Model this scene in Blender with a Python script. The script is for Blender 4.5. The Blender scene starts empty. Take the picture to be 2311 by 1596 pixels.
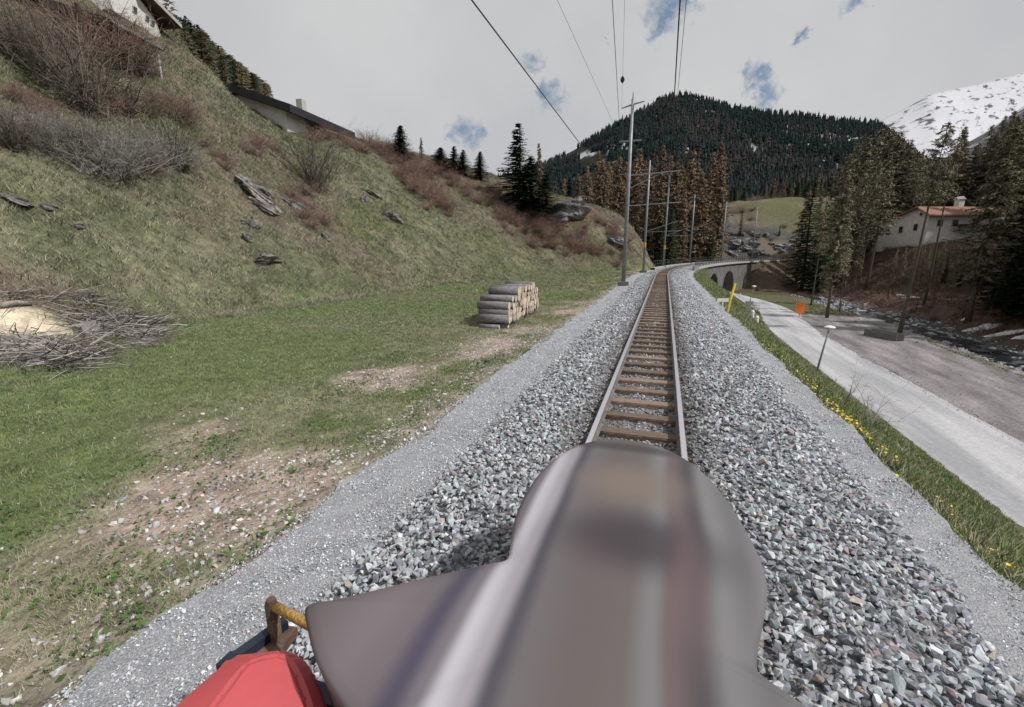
import bpy, bmesh, math, random
import numpy as np
from mathutils import Vector, Matrix
random.seed(7)
rng = np.random.default_rng(11)
scene = bpy.context.scene
COL = scene.collection

# ------------------------------------------------------------------ camera, sky, sun, exposure
PITCH = math.radians(12.63)
CAMZ = 2.2
F = 1040.0 / 2311.0
cam_data = bpy.data.cameras.new('camera')
cam_data.sensor_width = 36.0
cam_data.lens = 36.0 * F
cam_data.clip_start = 0.05
cam_data.clip_end = 20000
cam = bpy.data.objects.new('camera', cam_data)
COL.objects.link(cam)
cam.location = (0, 0, CAMZ)
cam.rotation_euler = (math.pi / 2 - PITCH, 0, 0)
scene.camera = cam
scene.view_settings.view_transform = 'Standard'
scene.view_settings.look = 'None'
scene.view_settings.exposure = 0.08
scene.view_settings.gamma = 1.0
scene.cycles.max_bounces = 5
scene.cycles.diffuse_bounces = 2
scene.cycles.glossy_bounces = 2
scene.cycles.transparent_max_bounces = 4
scene.cycles.use_denoising = True

SUN_EL = math.radians(48)
SUN_AZ = math.radians(112)         # clockwise from +Y: to the right of the camera, a little behind it
sl = bpy.data.lights.new('sun', 'SUN')
sl.energy = 3.3
sl.angle = math.radians(1.5)
sl.color = (1.0, 0.965, 0.92)
sun = bpy.data.objects.new('sun', sl)
COL.objects.link(sun)
sdir = Vector((math.sin(SUN_AZ) * math.cos(SUN_EL), math.cos(SUN_AZ) * math.cos(SUN_EL), math.sin(SUN_EL)))
sun.rotation_euler = sdir.to_track_quat('Z', 'Y').to_euler()
sun.location = (0, 0, 60)

def ray(px, py):
    """direction of the view ray through a point of the photograph (measured on a 2311 px wide copy)"""
    a = (px - 1155.5) / 1040.0
    b = (798.0 - py) / 1040.0
    return Vector((a, math.cos(PITCH) + b * math.sin(PITCH), -math.sin(PITCH) + b * math.cos(PITCH)))
def P(px, py, depth):
    return Vector((0, 0, CAMZ)) + ray(px, py) * depth
def G(px, py, z):
    d = ray(px, py)
    return Vector((0, 0, CAMZ)) + d * ((z - CAMZ) / d.z)

world = bpy.data.worlds.new('World')
scene.world = world
world.use_nodes = True
wn = world.node_tree
wn.nodes.clear()
wout = wn.nodes.new('ShaderNodeOutputWorld')
wbg = wn.nodes.new('ShaderNodeBackground')
wsky = wn.nodes.new('ShaderNodeTexSky')
wsky.sky_type = 'NISHITA'
wsky.sun_disc = False
wsky.sun_elevation = SUN_EL
wsky.sun_rotation = SUN_AZ
wsky.air_density = 1.3
wtc = wn.nodes.new('ShaderNodeTexCoord')
def wnode(t, **k):
    n = wn.nodes.new(t)
    for a, b in k.items(): setattr(n, a, b)
    return n
def wlink(a, b): wn.links.new(a, b)
# blue openings in the cloud cover: soft spots around fixed directions of the sky, broken up by noise
nz = wnode('ShaderNodeTexNoise'); nz.inputs['Scale'].default_value = 26.0; nz.inputs['Detail'].default_value = 7.0
nz.inputs['Roughness'].default_value = 0.62
wlink(wtc.outputs['Generated'], nz.inputs['Vector'])
warp = wnode('ShaderNodeVectorMath', operation='MULTIPLY_ADD')
sub = wnode('ShaderNodeVectorMath', operation='SUBTRACT'); sub.inputs[1].default_value = (.5, .5, .5)
wlink(nz.outputs['Color'], sub.inputs[0])
warp.inputs[1].default_value = (.115, .115, .06)
wlink(sub.outputs[0], warp.inputs[0]); wlink(wtc.outputs['Generated'], warp.inputs[2])
acc = None
for (px, py, r) in ((1500, 28, .030), (1468, 62, .020), (1200, 150, .019), (1245, 218, .022), (1048, 302, .026), (1708, 163, .019), (1725, 212, .022), (1815, 85, .012), (1925, 2, .014), (1360, 90, .008), (1530, 12, .022), (1030, 300, .018), (1735, 208, .014)):
    d = ray(px, py).normalized()
    dist = wnode('ShaderNodeVectorMath', operation='DISTANCE'); dist.inputs[1].default_value = d
    wlink(warp.outputs[0], dist.inputs[0])
    mr = wnode('ShaderNodeMapRange'); mr.inputs['From Min'].default_value = r * 1.5; mr.inputs['From Max'].default_value = r * .45
    mr.interpolation_type = 'SMOOTHSTEP'
    wlink(dist.outputs['Value'], mr.inputs['Value'])
    if acc is None: acc = mr.outputs[0]
    else:
        mx = wnode('ShaderNodeMath', operation='MAXIMUM'); wlink(acc, mx.inputs[0]); wlink(mr.outputs[0], mx.inputs[1]); acc = mx.outputs[0]
cl = wnode('ShaderNodeTexNoise'); cl.inputs['Scale'].default_value = 2.2; cl.inputs['Detail'].default_value = 5
wlink(wtc.outputs['Generated'], cl.inputs['Vector'])
cr = wnode('ShaderNodeValToRGB')
cr.color_ramp.elements[0].position = .3; cr.color_ramp.elements[0].color = (4.75, 4.8, 5.0, 1)
cr.color_ramp.elements[1].position = .7; cr.color_ramp.elements[1].color = (5.95, 5.97, 6.0, 1)
wlink(cl.outputs['Fac'], cr.inputs['Fac'])
skm = wnode('ShaderNodeMix', data_type='RGBA'); skm.inputs['Factor'].default_value = .55
sks = wnode('ShaderNodeVectorMath', operation='SCALE'); sks.inputs['Scale'].default_value = 1.0
wlink(wsky.outputs['Color'], skm.inputs['A']); skm.inputs['B'].default_value = (1.5, 2.1, 3.0, 1)
wmix = wnode('ShaderNodeMix', data_type='RGBA')
mf = wnode('ShaderNodeMath', operation='MULTIPLY'); mf.inputs[1].default_value = .95
nz2 = wnode('ShaderNodeTexNoise'); nz2.inputs['Scale'].default_value = 34; nz2.inputs['Detail'].default_value = 6
wlink(wtc.outputs['Generated'], nz2.inputs['Vector'])
mr2 = wnode('ShaderNodeMapRange'); mr2.inputs['From Min'].default_value = .30; mr2.inputs['From Max'].default_value = .56; wlink(nz2.outputs['Fac'], mr2.inputs['Value'])
mf0 = wnode('ShaderNodeMath', operation='MULTIPLY'); wlink(acc, mf0.inputs[0]); wlink(mr2.outputs[0], mf0.inputs[1])
wlink(mf0.outputs[0], mf.inputs[0]); wlink(mf.outputs[0], wmix.inputs['Factor'])
wlink(cr.outputs['Color'], wmix.inputs['A']); wlink(skm.outputs['Result'], wmix.inputs['B'])
wlink(wmix.outputs['Result'], wbg.inputs['Color'])
wbg.inputs['Strength'].default_value = 0.1
wlink(wbg.outputs[0], wout.inputs['Surface'])

# ------------------------------------------------------------------ helpers
def tag(o, label=None, cat=None, group=None, kind=None):
    if label: o['label'] = label
    if cat: o['category'] = cat
    if group: o['group'] = group
    if kind: o['kind'] = kind
    return o
def empty(name, loc=(0, 0, 0), rz=0.0, label=None, cat=None, group=None):
    o = bpy.data.objects.new(name, None)
    o.empty_display_size = .2
    COL.objects.link(o)
    o.location = loc
    o.rotation_euler = (0, 0, rz)
    return tag(o, label, cat, group)
def link_mesh(name, me, mat=None, parent=None):
    if mat and not me.materials: me.materials.append(mat)
    o = bpy.data.objects.new(name, me)
    COL.objects.link(o)
    if parent: o.parent = parent
    return o
def np_mesh(name, V, faces, col=None, smooth=False):
    """faces: list of int arrays (n,k)"""
    me = bpy.data.meshes.new(name)
    V = np.asarray(V, dtype=np.float32)
    me.vertices.add(len(V))
    me.vertices.foreach_set('co', V.ravel())
    loops = np.concatenate([f.ravel() for f in faces]).astype(np.int32)
    tot = np.concatenate([np.full(len(f), f.shape[1], dtype=np.int32) for f in faces])
    start = np.concatenate([[0], np.cumsum(tot)[:-1]]).astype(np.int32)
    me.loops.add(len(loops)); me.loops.foreach_set('vertex_index', loops)
    me.polygons.add(len(tot)); me.polygons.foreach_set('loop_start', start); me.polygons.foreach_set('loop_total', tot)
    me.polygons.foreach_set('use_smooth', np.full(len(tot), bool(smooth)))
    me.update(calc_edges=True)
    if col is not None:
        c = np.ones((len(V), 4), dtype=np.float32); c[:, :3] = col
        at = me.color_attributes.new('col', 'FLOAT_COLOR', 'POINT')
        at.data.foreach_set('color', c.ravel())
    return me
class MB:
    """collects shapes into ONE mesh"""
    def __init__(s): s.v = []; s.f = []
    def add(s, verts, faces):
        o = len(s.v); s.v += [tuple(v) for v in verts]; s.f += [tuple(i + o for i in f) for f in faces]; return s
    def box(s, c, size, M=None):
        x, y, z = [k / 2 for k in size]
        vs = [Vector((a, b, d)) for d in (-z, z) for a, b in ((-x, -y), (x, -y), (x, y), (-x, y))]
        if M is not None: vs = [M @ v for v in vs]
        return s.add([v + Vector(c) for v in vs], [(3, 2, 1, 0), (4, 5, 6, 7), (0, 1, 5, 4), (1, 2, 6, 5), (2, 3, 7, 6), (3, 0, 4, 7)])
    def tube(s, pts, radii, n=8, cap=True):
        pts = [Vector(p) for p in pts]
        if not hasattr(radii, '__len__'): radii = [radii] * len(pts)
        vs = []; fs = []
        for i, p in enumerate(pts):
            t = (pts[min(i + 1, len(pts) - 1)] - pts[max(i - 1, 0)]).normalized()
            a = t.orthogonal().normalized() if abs(t.z) > .9 else Vector((0, 0, 1)).cross(t).normalized()
            b = t.cross(a)
            for k in range(n):
                w = 2 * math.pi * k / n
                vs.append(p + (a * math.cos(w) + b * math.sin(w)) * radii[i])
        for i in range(len(pts) - 1):
            for k in range(n):
                fs.append((i * n + k, i * n + (k + 1) % n, (i + 1) * n + (k + 1) % n, (i + 1) * n + k))
        if cap:
            fs.append(tuple(range(n - 1, -1, -1))); fs.append(tuple((len(pts) - 1) * n + k for k in range(n)))
        return s.add(vs, fs)
    def poly_prism(s, pts, dz):
        """pts: list of Vector (planar polygon), extruded by vector dz"""
        n = len(pts); pts = [Vector(p) for p in pts]
        return s.add(pts + [p + Vector(dz) for p in pts], [tuple(range(n - 1, -1, -1)), tuple(range(n, 2 * n))] + [(i, (i + 1) % n, n + (i + 1) % n, n + i) for i in range(n)])
    def build(s, name, mat, parent=None, smooth=False, bevel=0):
        me = bpy.data.meshes.new(name)
        me.from_pydata([tuple(v) for v in s.v], [], s.f)
        bm = bmesh.new(); bm.from_mesh(me)
        bmesh.ops.recalc_face_normals(bm, faces=bm.faces)
        if bevel: bmesh.ops.bevel(bm, geom=list(bm.edges), offset=bevel, segments=2, affect='EDGES')
        bm.to_mesh(me); bm.free()
        if smooth:
            for p in me.polygons: p.use_smooth = True
        return link_mesh(name, me, mat, parent)
def copy_tree(o, parent=None):
    c = o.copy(); COL.objects.link(c)
    c.parent = parent
    for ch in o.children: copy_tree(ch, c)
    return c

# value noise on numpy arrays
_perm = np.random.default_rng(3).random((256, 256)).astype(np.float32)
def vnoise(x, y, sc=1.0, seed=0):
    x = np.asarray(x, float) / sc + seed * 17.31; y = np.asarray(y, float) / sc + seed * 9.77
    xi = np.floor(x).astype(int); yi = np.floor(y).astype(int)
    fx = x - xi; fy = y - yi
    fx = fx * fx * (3 - 2 * fx); fy = fy * fy * (3 - 2 * fy)
    g = lambda i, j: _perm[i & 255, j & 255]
    return (g(xi, yi) * (1 - fx) + g(xi + 1, yi) * fx) * (1 - fy) + (g(xi, yi + 1) * (1 - fx) + g(xi + 1, yi + 1) * fx) * fy
def fbm(x, y, sc=1.0, seed=0, oct=4):
    a = 0; w = .5; tot = 0
    for i in range(oct):
        a = a + w * vnoise(x, y, sc / 2 ** i, seed + i * 3); tot += w; w *= .5
    return a / tot
def sstep(a, b, x):
    t = np.clip((np.asarray(x, float) - a) / (b - a), 0, 1)
    return t * t * (3 - 2 * t)

# ------------------------------------------------------------------ materials
class NT:
    def __init__(s, name):
        s.m = bpy.data.materials.new(name); s.m.use_nodes = True
        s.t = s.m.node_tree; s.b = s.t.nodes['Principled BSDF']
    def n(s, t, **k):
        n = s.t.nodes.new(t)
        for a, b in k.items(): setattr(n, a, b)
        return n
    def l(s, a, b): s.t.links.new(a, b)
def mat(name, c1, c2=None, scale=8.0, rough=.8, bump=0.0, bscale=None, metal=0.0, stretch=(1, 1, 1), detail=5, spec=.3, lo=.3, hi=.7, attr=False, vary=0.0, coord='Object', up=0.0, bdist=.05, speck=None, rotz=0.0):
    N = NT(name); b = N.b
    b.inputs['Roughness'].default_value = rough; b.inputs['Metallic'].default_value = metal
    b.inputs['Specular IOR Level'].default_value = spec
    tc = N.n('ShaderNodeTexCoord'); mp = N.n('ShaderNodeMapping'); mp.inputs['Scale'].default_value = stretch
    if rotz:
        mp0 = N.n('ShaderNodeMapping'); mp0.inputs['Rotation'].default_value = (0, 0, rotz)
        N.l(tc.outputs[coord], mp0.inputs['Vector']); N.l(mp0.outputs[0], mp.inputs['Vector'])
    else: N.l(tc.outputs[coord], mp.inputs['Vector'])
    c2 = c2 or c1
    nz = N.n('ShaderNodeTexNoise'); nz.inputs['Scale'].default_value = scale; nz.inputs['Detail'].default_value = detail
    N.l(mp.outputs[0], nz.inputs['Vector'])
    rp = N.n('ShaderNodeValToRGB')
    rp.color_ramp.elements[0].position = lo; rp.color_ramp.elements[1].position = hi
    rp.color_ramp.elements[0].color = (*c1, 1); rp.color_ramp.elements[1].color = (*c2, 1)
    N.l(nz.outputs['Fac'], rp.inputs['Fac'])
    out = rp.outputs['Color']
    if attr:
        at = N.n('ShaderNodeAttribute'); at.attribute_name = 'col'
        mx = N.n('ShaderNodeMix', data_type='RGBA', blend_type='MULTIPLY'); mx.inputs['Factor'].default_value = 1
        N.l(at.outputs['Color'], mx.inputs['A']); N.l(out, mx.inputs['B']); out = mx.outputs['Result']
    if speck:
        n3 = N.n('ShaderNodeTexNoise'); n3.inputs['Scale'].default_value = speck[0]; n3.inputs['Detail'].default_value = 4; n3.inputs['Roughness'].default_value = .8
        N.l(tc.outputs[coord], n3.inputs['Vector'])
        m3 = N.n('ShaderNodeMapRange'); m3.inputs['From Min'].default_value = .25; m3.inputs['From Max'].default_value = .75; m3.inputs['To Min'].default_value = 1 - speck[1]; m3.inputs['To Max'].default_value = 1 + speck[1]
        N.l(n3.outputs['Fac'], m3.inputs['Value'])
        v3 = N.n('ShaderNodeVectorMath', operation='SCALE'); N.l(out, v3.inputs[0]); N.l(m3.outputs[0], v3.inputs['Scale']); out = v3.outputs[0]
    if vary:
        oi = N.n('ShaderNodeObjectInfo'); hs = N.n('ShaderNodeHueSaturation')
        mr = N.n('ShaderNodeMapRange'); mr.inputs['To Min'].default_value = 1 - vary; mr.inputs['To Max'].default_value = 1 + vary
        N.l(oi.outputs['Random'], mr.inputs['Value']); N.l(mr.outputs[0], hs.inputs['Value']); N.l(out, hs.inputs['Color']); out = hs.outputs['Color']
    N.l(out, b.inputs['Base Color'])
    if up:            # thin leaves scatter light through: shade them softly, facing mostly upward
        ge = N.n('ShaderNodeNewGeometry'); mx = N.n('ShaderNodeMix', data_type='VECTOR'); mx.inputs['Factor'].default_value = up
        N.l(ge.outputs['Normal'], mx.inputs['A']); mx.inputs['B'].default_value = (.15, -.1, 1)
        nn = N.n('ShaderNodeVectorMath', operation='NORMALIZE'); N.l(mx.outputs['Result'], nn.inputs[0]); N.l(nn.outputs[0], b.inputs['Normal'])
    if bump:
        n2 = N.n('ShaderNodeTexNoise'); n2.inputs['Scale'].default_value = bscale or scale * 3; n2.inputs['Detail'].default_value = 6
        N.l(mp.outputs[0], n2.inputs['Vector'])
        bp = N.n('ShaderNodeBump'); bp.inputs['Strength'].default_value = bump; bp.inputs['Distance'].default_value = bdist
        N.l(n2.outputs['Fac'], bp.inputs['Height']); N.l(bp.outputs[0], b.inputs['Normal'])
    return N.m

W3 = (.75, .75, .75)
M = {}
M['ground'] = mat('ground', (.62, .62, .62), (1.3, 1.3, 1.28), scale=2.6, detail=9, rough=.95, bump=.9, bscale=6, attr=True, spec=.1, bdist=.14, speck=(14, .35))
M['stone'] = mat('ballast_stone', (.75, .75, .75), (1.15, 1.15, 1.15), scale=40, rough=.85, attr=True, spec=.25)
M['ballast'] = mat('ballast', (.05, .05, .055), (.34, .345, .36), scale=26, rough=.9, bump=1.0, bscale=30, detail=3)
M['fine_gravel'] = mat('fine_gravel', (.19, .195, .21), (.49, .50, .53), scale=75, rough=.9, bump=.6, bscale=85, detail=3, speck=(4, .25))
M['asphalt'] = mat('asphalt', (.31, .31, .33), (.47, .47, .485), scale=1.1, rough=.85, bump=.25, bscale=60, detail=10, speck=(7, .22), stretch=(1, .10, 1), rotz=math.radians(18), lo=.32, hi=.62)
M['lot'] = mat('gravel_lot', (.13, .118, .12), (.31, .285, .29), scale=.9, rough=.95, bump=.4, bscale=30, detail=9, stretch=(1, .22, 1), speck=(5, .45), rotz=math.radians(22))
M['rail_top'] = mat('rail_steel', (.55, .55, .59), (.68, .68, .72), scale=6, rough=.33, metal=.6, stretch=(20, 1, 1))
M['rail_side'] = mat('rail_rust', (.10, .085, .085), (.2, .185, .185), scale=12, rough=.75, bump=.1)
M['sleeper'] = mat('sleeper_wood', (.125, .09, .072), (.33, .245, .19), scale=9, rough=.85, bump=.5, stretch=(1, 9, 4), vary=.35, bscale=16)
M['galv'] = mat('galvanised_steel', (.22, .235, .25), (.33, .345, .36), scale=4, rough=.55, metal=.35)
M['insul'] = mat('insulator', (.02, .015, .02), rough=.3)
M['wire'] = mat('wire', (.04, .04, .045), rough=.5)
M['yellow'] = mat('yellow_paint', (.72, .53, .02), (.78, .6, .05), scale=6, rough=.6)
M['amber'] = mat('amber_band', (.70, .36, .02), rough=.6)
M['masonry'] = mat('viaduct_masonry', (.095, .092, .09), (.20, .193, .187), scale=.9, rough=.95, bump=.5, bscale=3, detail=8)
M['mount'] = mat('mountain_ground', (.03, .034, .03), (.06, .055, .045), scale=.01, rough=1)
# ------------------------------------------------------------------ track alignment
AL = math.radians(18.0)
UX, UY = math.sin(AL), math.cos(AL)          # along the track
RX, RY = math.cos(AL), -math.sin(AL)         # to its right
C0 = np.array([-.190, 0.0])
S0, RAD = 44.0, 165.0
CS = C0 + S0 * np.array([UX, UY])
OC = CS + RAD * np.array([RX, RY])
def track(s, d=0.0):
    """point at distance s along the line, d to the right of the track centre"""
    if s < S0:
        return (C0[0] + s * UX + d * RX, C0[1] + s * UY + d * RY)
    ph = (s - S0) / RAD
    r = RAD - d
    dx = -RX * math.cos(ph) + UX * math.sin(ph); dy = -RY * math.cos(ph) + UY * math.sin(ph)
    return (OC[0] + r * dx, OC[1] + r * dy)
def heading(s):
    return AL + max(0, s - S0) / RAD
def sd(x, y):
    x = np.asarray(x, float); y = np.asarray(y, float)
    px = x - C0[0]; py = y - C0[1]
    t = px * UX + py * UY
    d0 = px * RX + py * RY
    ox = x - OC[0]; oy = y - OC[1]
    r = np.hypot(ox, oy)
    a = ox * -RX + oy * -RY; b = ox * UX + oy * UY
    ph = np.arctan2(b, a)
    s = np.where(t < S0, t, S0 + RAD * ph)
    d = np.where(t < S0, d0, RAD - r)
    return s, d, d0
# ------------------------------------------------------------------ terrain height
TS = [-60, 0, 20, 36.6, 38.8, 58, 66, 72, 81, 90, 130, 200, 400]
FD = [18, 18, 17.8, 17.5, 16.0, 12.0, 7.0, 4.6, 4.2, 4.2, 4.2, 4.2, 4.2]       # foot of the slope
K1 = [30, 30, 30, 30, 29, 25, 18, 13.5, 12, 12, 12, 12, 12]                    # break in the slope
Z1 = [9.2, 9.2, 9.2, 9.0, 8.6, 8.2, 8.0, 8.4, 8.0, -2.5, -2.5, 3, 3]
ZL = [19.6, 19.6, 19.6, 19.6, 16.4, 17.4, 18, 18.3, 18, 12, 12, 19, 22]              # lip at d = 42
UP = [.85, .85, .85, .82, .60, .50, .40, .40, .42, .36, .08, .05, .05]            # slope above the lip
TERR = [0, 0, 0, 0, 24, 26, 26, 26, 26, 26, 26, 26, 26]                           # width of the shelf behind the lip
VE = 112
WA = 66
TD = [0, 9.5, 15.5, 23.2, 24.6, 27.5, 31.5, 34, 36, 40.5, 46.5, 50, 62, 80, 120, 200, 400]
TZ = [-5.85, -5.85, -5.85, -5.9, -6.3, -7.0, -7.0, -6.4, -5.2, -2.4, 2.2, 3.6, 5.6, 8.5, 13, 20, 30]
def H(x, y, rough=True):
    x = np.asarray(x, float); y = np.asarray(y, float)
    s, d, d0 = sd(x, y)
    # left
    fd = np.interp(s, TS, FD); k1 = np.interp(s, TS, K1); z1 = np.interp(s, TS, Z1); zl = np.interp(s, TS, ZL); up = np.interp(s, TS, UP); te = np.interp(s, TS, TERR)
    L = -d
    wob = (fbm(x, y, 9, 5) - .5) * 3.0
    Lw = L + wob * sstep(fd - 2, fd + 4, L)
    zf = -.5
    zleft = np.where(Lw < fd, zf, np.where(Lw < k1, zf + (z1 - zf) * np.clip((Lw - fd) / (k1 - fd), 0, 1),
             np.where(Lw < 42, z1 + (zl - z1) * np.clip((Lw - k1) / (42 - k1), 0, 1), zl + np.clip(Lw - 42 - te, 0, 120) * up + np.minimum(Lw - 42, te) * .02)))
    t = np.clip((Lw - fd + 2.5) / 5, 0, 1)            # soften the foot
    zleft = zleft - np.where((Lw > fd - 2.5) & (Lw < fd + 2.5), 0, 0)
    zleft = np.where(L < 3.05, -.42, np.where(L < 4.5, -.42 + (zleft + .42) * sstep(3.05, 4.5, L), zleft))
    # right
    T = np.interp(d0, TD, TZ)
    bank = np.where(d < 3.0, -.42, np.where(d < 10.75, -.42 - (d - 3.0) / 7.75 * 5.43, -5.85))
    bl = sstep(15.2, 17, d)
    zright = bank * (1 - bl) + T * bl
    z = np.where(d < 0, zleft, zright)
    # side valley crossed by the viaduct
    w = np.where(d > 3.3, sstep(WA, WA + 8, s), sstep(77, 82, s)) * (1 - sstep(VE, VE + 9, s))
    val = np.where(d > -3.5, np.minimum(T, -5.5), np.where(d > -8, zleft * np.clip((-d - 3.5) / 4.5, 0, 1) + -5.5 * (1 - np.clip((-d - 3.5) / 4.5, 0, 1)), zleft))
    z = z * (1 - w) + np.minimum(z, val) * w
    # rising meadow at the far end
    far = .88 * y + .47 * x
    z = z + np.clip(far - 152, 0, 100) * .30 * sstep(-6, 40, d0 + 30)
    zc = 20 + (fbm(x, y, 40, 8) - .5) * 12
    cw = sstep(145, 172, far) * sstep(.10, .24, x / np.maximum(y, 1)) + sstep(55, 75, d0) * (far <= 145)
    cw = np.clip(cw, 0, 1)
    z = z * (1 - cw) + cw * np.where(z > zc - 8, zc - 8 + 8 * (1 - np.exp(-np.clip(z - zc + 8, 0, 300) / 8)), z)
    if rough:
        amp = np.where(d < 0, sstep(fd - 3, fd + 5, L), sstep(30, 40, d0)) * sstep(0, 30, np.abs(d))
        z = z + (fbm(x, y, 6, 1) - .5) * 1.3 * amp + (fbm(x, y, 1.4, 2) - .5) * .75 * amp
        flat = np.where((d < -3.4) & (L < fd + 2), 1.0, 0) + np.where((d > 3.2) & (d < 9.3), .8, 0)
        z = z + (fbm(x, y, 2.5, 4) - .5) * .16 * flat
    return z
def Hs(x, y): return float(H(np.array([x]), np.array([y]))[0])
def hit(px, py, t0=4.0, t1=400.0):
    """where a ray of the photograph meets the terrain"""
    d = ray(px, py)
    t = np.concatenate([np.arange(t0, 60, .1), np.arange(60, t1, .5)])
    z = CAMZ + d.z * t
    below = z < H(d.x * t, d.y * t)
    i = int(np.argmax(below)) if below.any() else len(t) - 1
    return Vector((d.x * t[i], d.y * t[i], Hs(d.x * t[i], d.y * t[i]))), t[i]
def axis(parts):
    return np.unique(np.concatenate([np.arange(a, b, st) for a, b, st in parts]))
ax = axis([(-3000, -600, 400), (-600, -120, 20), (-120, -60, 2), (-60, -26, .6), (-26, 30, .35), (30, 80, .6), (80, 160, 1.6), (160, 600, 12), (600, 3001, 400)])
ay = axis([(-600, -60, 60), (-60, -6, 3), (-6, 45, .35), (45, 90, .6), (90, 170, 1.4), (170, 400, 5), (400, 3001, 260)])
GX, GY = np.meshgrid(ax, ay)
gx = GX.ravel(); gy = GY.ravel()
gz = H(gx, gy)
gs, gd, gd0 = sd(gx, gy)
rr = np.hypot(gx, gy)
gz = np.where(rr > 700, gz * 0 + 20, gz)
n1 = fbm(gx, gy, 5.0, 11); n2 = fbm(gx, gy, 1.1, 12); n3 = fbm(gx, gy, 16, 13); n4 = fbm(gx, gy, 2.2, 14)
def mixc(a, b, t):
    t = np.clip(t, 0, 1)[:, None]
    return a * (1 - t) + np.asarray(b) * t
one = np.ones(len(gx))[:, None]
GREEN = (.125, .165, .066); DULL = (.125, .135, .075); STRAW = (.23, .215, .145); BROWN = (.15, .12, .09); DIRT = (.36, .285, .245); HEATH = (.12, .08, .068)
c = one * np.array(GREEN)
c = mixc(c, DULL, sstep(.40, .62, n1) * .8)
Lg = -gd
fdg = np.interp(gs, TS, FD)
# meadow: worn, stony band beside the railway path, greener further out
def dirtf(s, d, x, y):
    L = -d
    nz_ = fbm(x, y, 2.2, 14) * .65 + fbm(x, y, 5.0, 11) * .35
    return sstep(10.0, 6.0, L) * (L > 0) * np.where(s > 9.5, sstep(6.0, 4.2, L), 1) * sstep(.50, .64, nz_ - .02 + .03 * sstep(12, 4, s) + .13 * np.exp(-((L - 5.4) / 1.7) ** 2) * sstep(12, 4, s))
near = sstep(9.0, 4.5, Lg) * (Lg > 0)
c = mixc(c, STRAW, near * sstep(.42, .60, n2) * .9)
c = mixc(c, DIRT, dirtf(gs, gd, gx, gy) * .95)
c = mixc(c, (.30, .26, .22), sstep(3.9, 3.1, Lg) * (Lg > 0) * .8)
# slope: dry tufty grass
sl_ = sstep(fdg - 1.5, fdg + 2.5, Lg)
c = mixc(c, (.128, .134, .084), sl_ * .85)
c = mixc(c, STRAW, sl_ * sstep(.42, .70, n2) * .65)
c = mixc(c, (.09, .115, .04), sl_ * sstep(.50, .66, n1) * .7)
c = mixc(c, BROWN, sl_ * sstep(.48, .64, fbm(gx, gy, 7, 21)) * .85)
c = mixc(c, HEATH, sl_ * sstep(24, 34, Lg) * sstep(50, 62, gs) * .55)
c = mixc(c, HEATH, sl_ * sstep(46, 60, gs) * .45)
c = mixc(c, STRAW, sl_ * sstep(.56, .66, fbm(gx, gy, 4.2, 25)) * sstep(46, 60, gs) * .7)
c = mixc(c, (.16, .145, .07), sstep(44, 60, Lg) * .6)
# right bank
bk = sstep(2.6, 3.2, gd) * (1 - sstep(15, 16, gd)) * (1 - sstep(96, 102, gs))
c = mixc(c, (.085, .12, .04), bk)
c = mixc(c, (.12, .125, .06), bk * sstep(.45, .62, n2) * .7)
c = mixc(c, (.13, .12, .075), bk * sstep(8, 10.7, gd) * .6)
# gravelly verge and stream bed, forest floor
c = mixc(c, (.14, .14, .075), sstep(15.2, 15.7, gd))
c = mixc(c, (.085, .08, .078), sstep(24.4, 26, gd0) * (gd > 14))
fl = sstep(32, 34.5, gd0) * (gd > 14)
c = mixc(c, (.115, .074, .06), fl)
c = mixc(c, (.15, .10, .08), fl * sstep(.45, .65, n2) * .8)
c = mixc(c, (.08, .075, .04), fl * sstep(.58, .68, n1) * .5)
c = mixc(c, (.10, .095, .06), fl * sstep(47, 51, gd0) * .9)
farv = .88 * gy + .47 * gx
bs = sstep(97, 104, gs) * (gd > 2.6) * (gd < 40)
c = mixc(c, (.105, .07, .056), bs); c = mixc(c, (.10, .105, .055), bs * sstep(.5, .62, n1) * .3)
mead = sstep(158, 178, farv) * sstep(-40, 0, gd0)
c = mixc(c, (.125, .125, .065), mead)
c = mixc(c, (.10, .085, .058), mead * sstep(.46, .58, fbm(gx, gy, 22, 31)) * .9)
c = mixc(c, (.17, .155, .10), mead * sstep(.55, .62, fbm(gx, gy, 9, 34)) * .7)
rk = sstep(135, 150, farv) * (1 - sstep(165, 185, farv)) * (np.abs(gd) < 45)
c = mixc(c, (.16, .135, .11), rk * .8)
c = mixc(c, (.085, .085, .085), rk * sstep(.50, .6, fbm(gx, gy, 6, 33)))
# sawdust patch beside the brush heap
h_n = hit(40, 772, 6)[0]; h_f = hit(62, 708, 6)[0]
hx, hy = (h_n.x + h_f.x) / 2, (h_n.y + h_f.y) / 2
h_l = max(.7, (h_f - h_n).length / 2); h_a = math.atan2(h_f.x - h_n.x, h_f.y - h_n.y)
def sand(x, y, k=1.0):
    u = (x - hx) * math.cos(h_a) - (y - hy) * math.sin(h_a); v = (x - hx) * math.sin(h_a) + (y - hy) * math.cos(h_a)
    return np.exp(-((u / (1.35 * k)) ** 2 + (v / (h_l * k)) ** 2) ** 1.5)
sw = sand(gx, gy)
c = mixc(c, (.66, .57, .43), np.clip(sw * 2.4 * (.6 + n2 * .8), 0, 1) * .95)
brush = np.exp(-(((gx - hx - 1.3) / 4.6) ** 2 + ((gy - hy + .2) / 3.2) ** 2) ** 2)
c = mixc(c, (.15, .11, .09), np.clip(brush * 1.4 - sw * 3, 0, 1) * sstep(.35, .5, n4) * .9)
nx_, ny_ = len(ax), len(ay)
idx = np.arange(nx_ * ny_).reshape(ny_, nx_)
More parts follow.
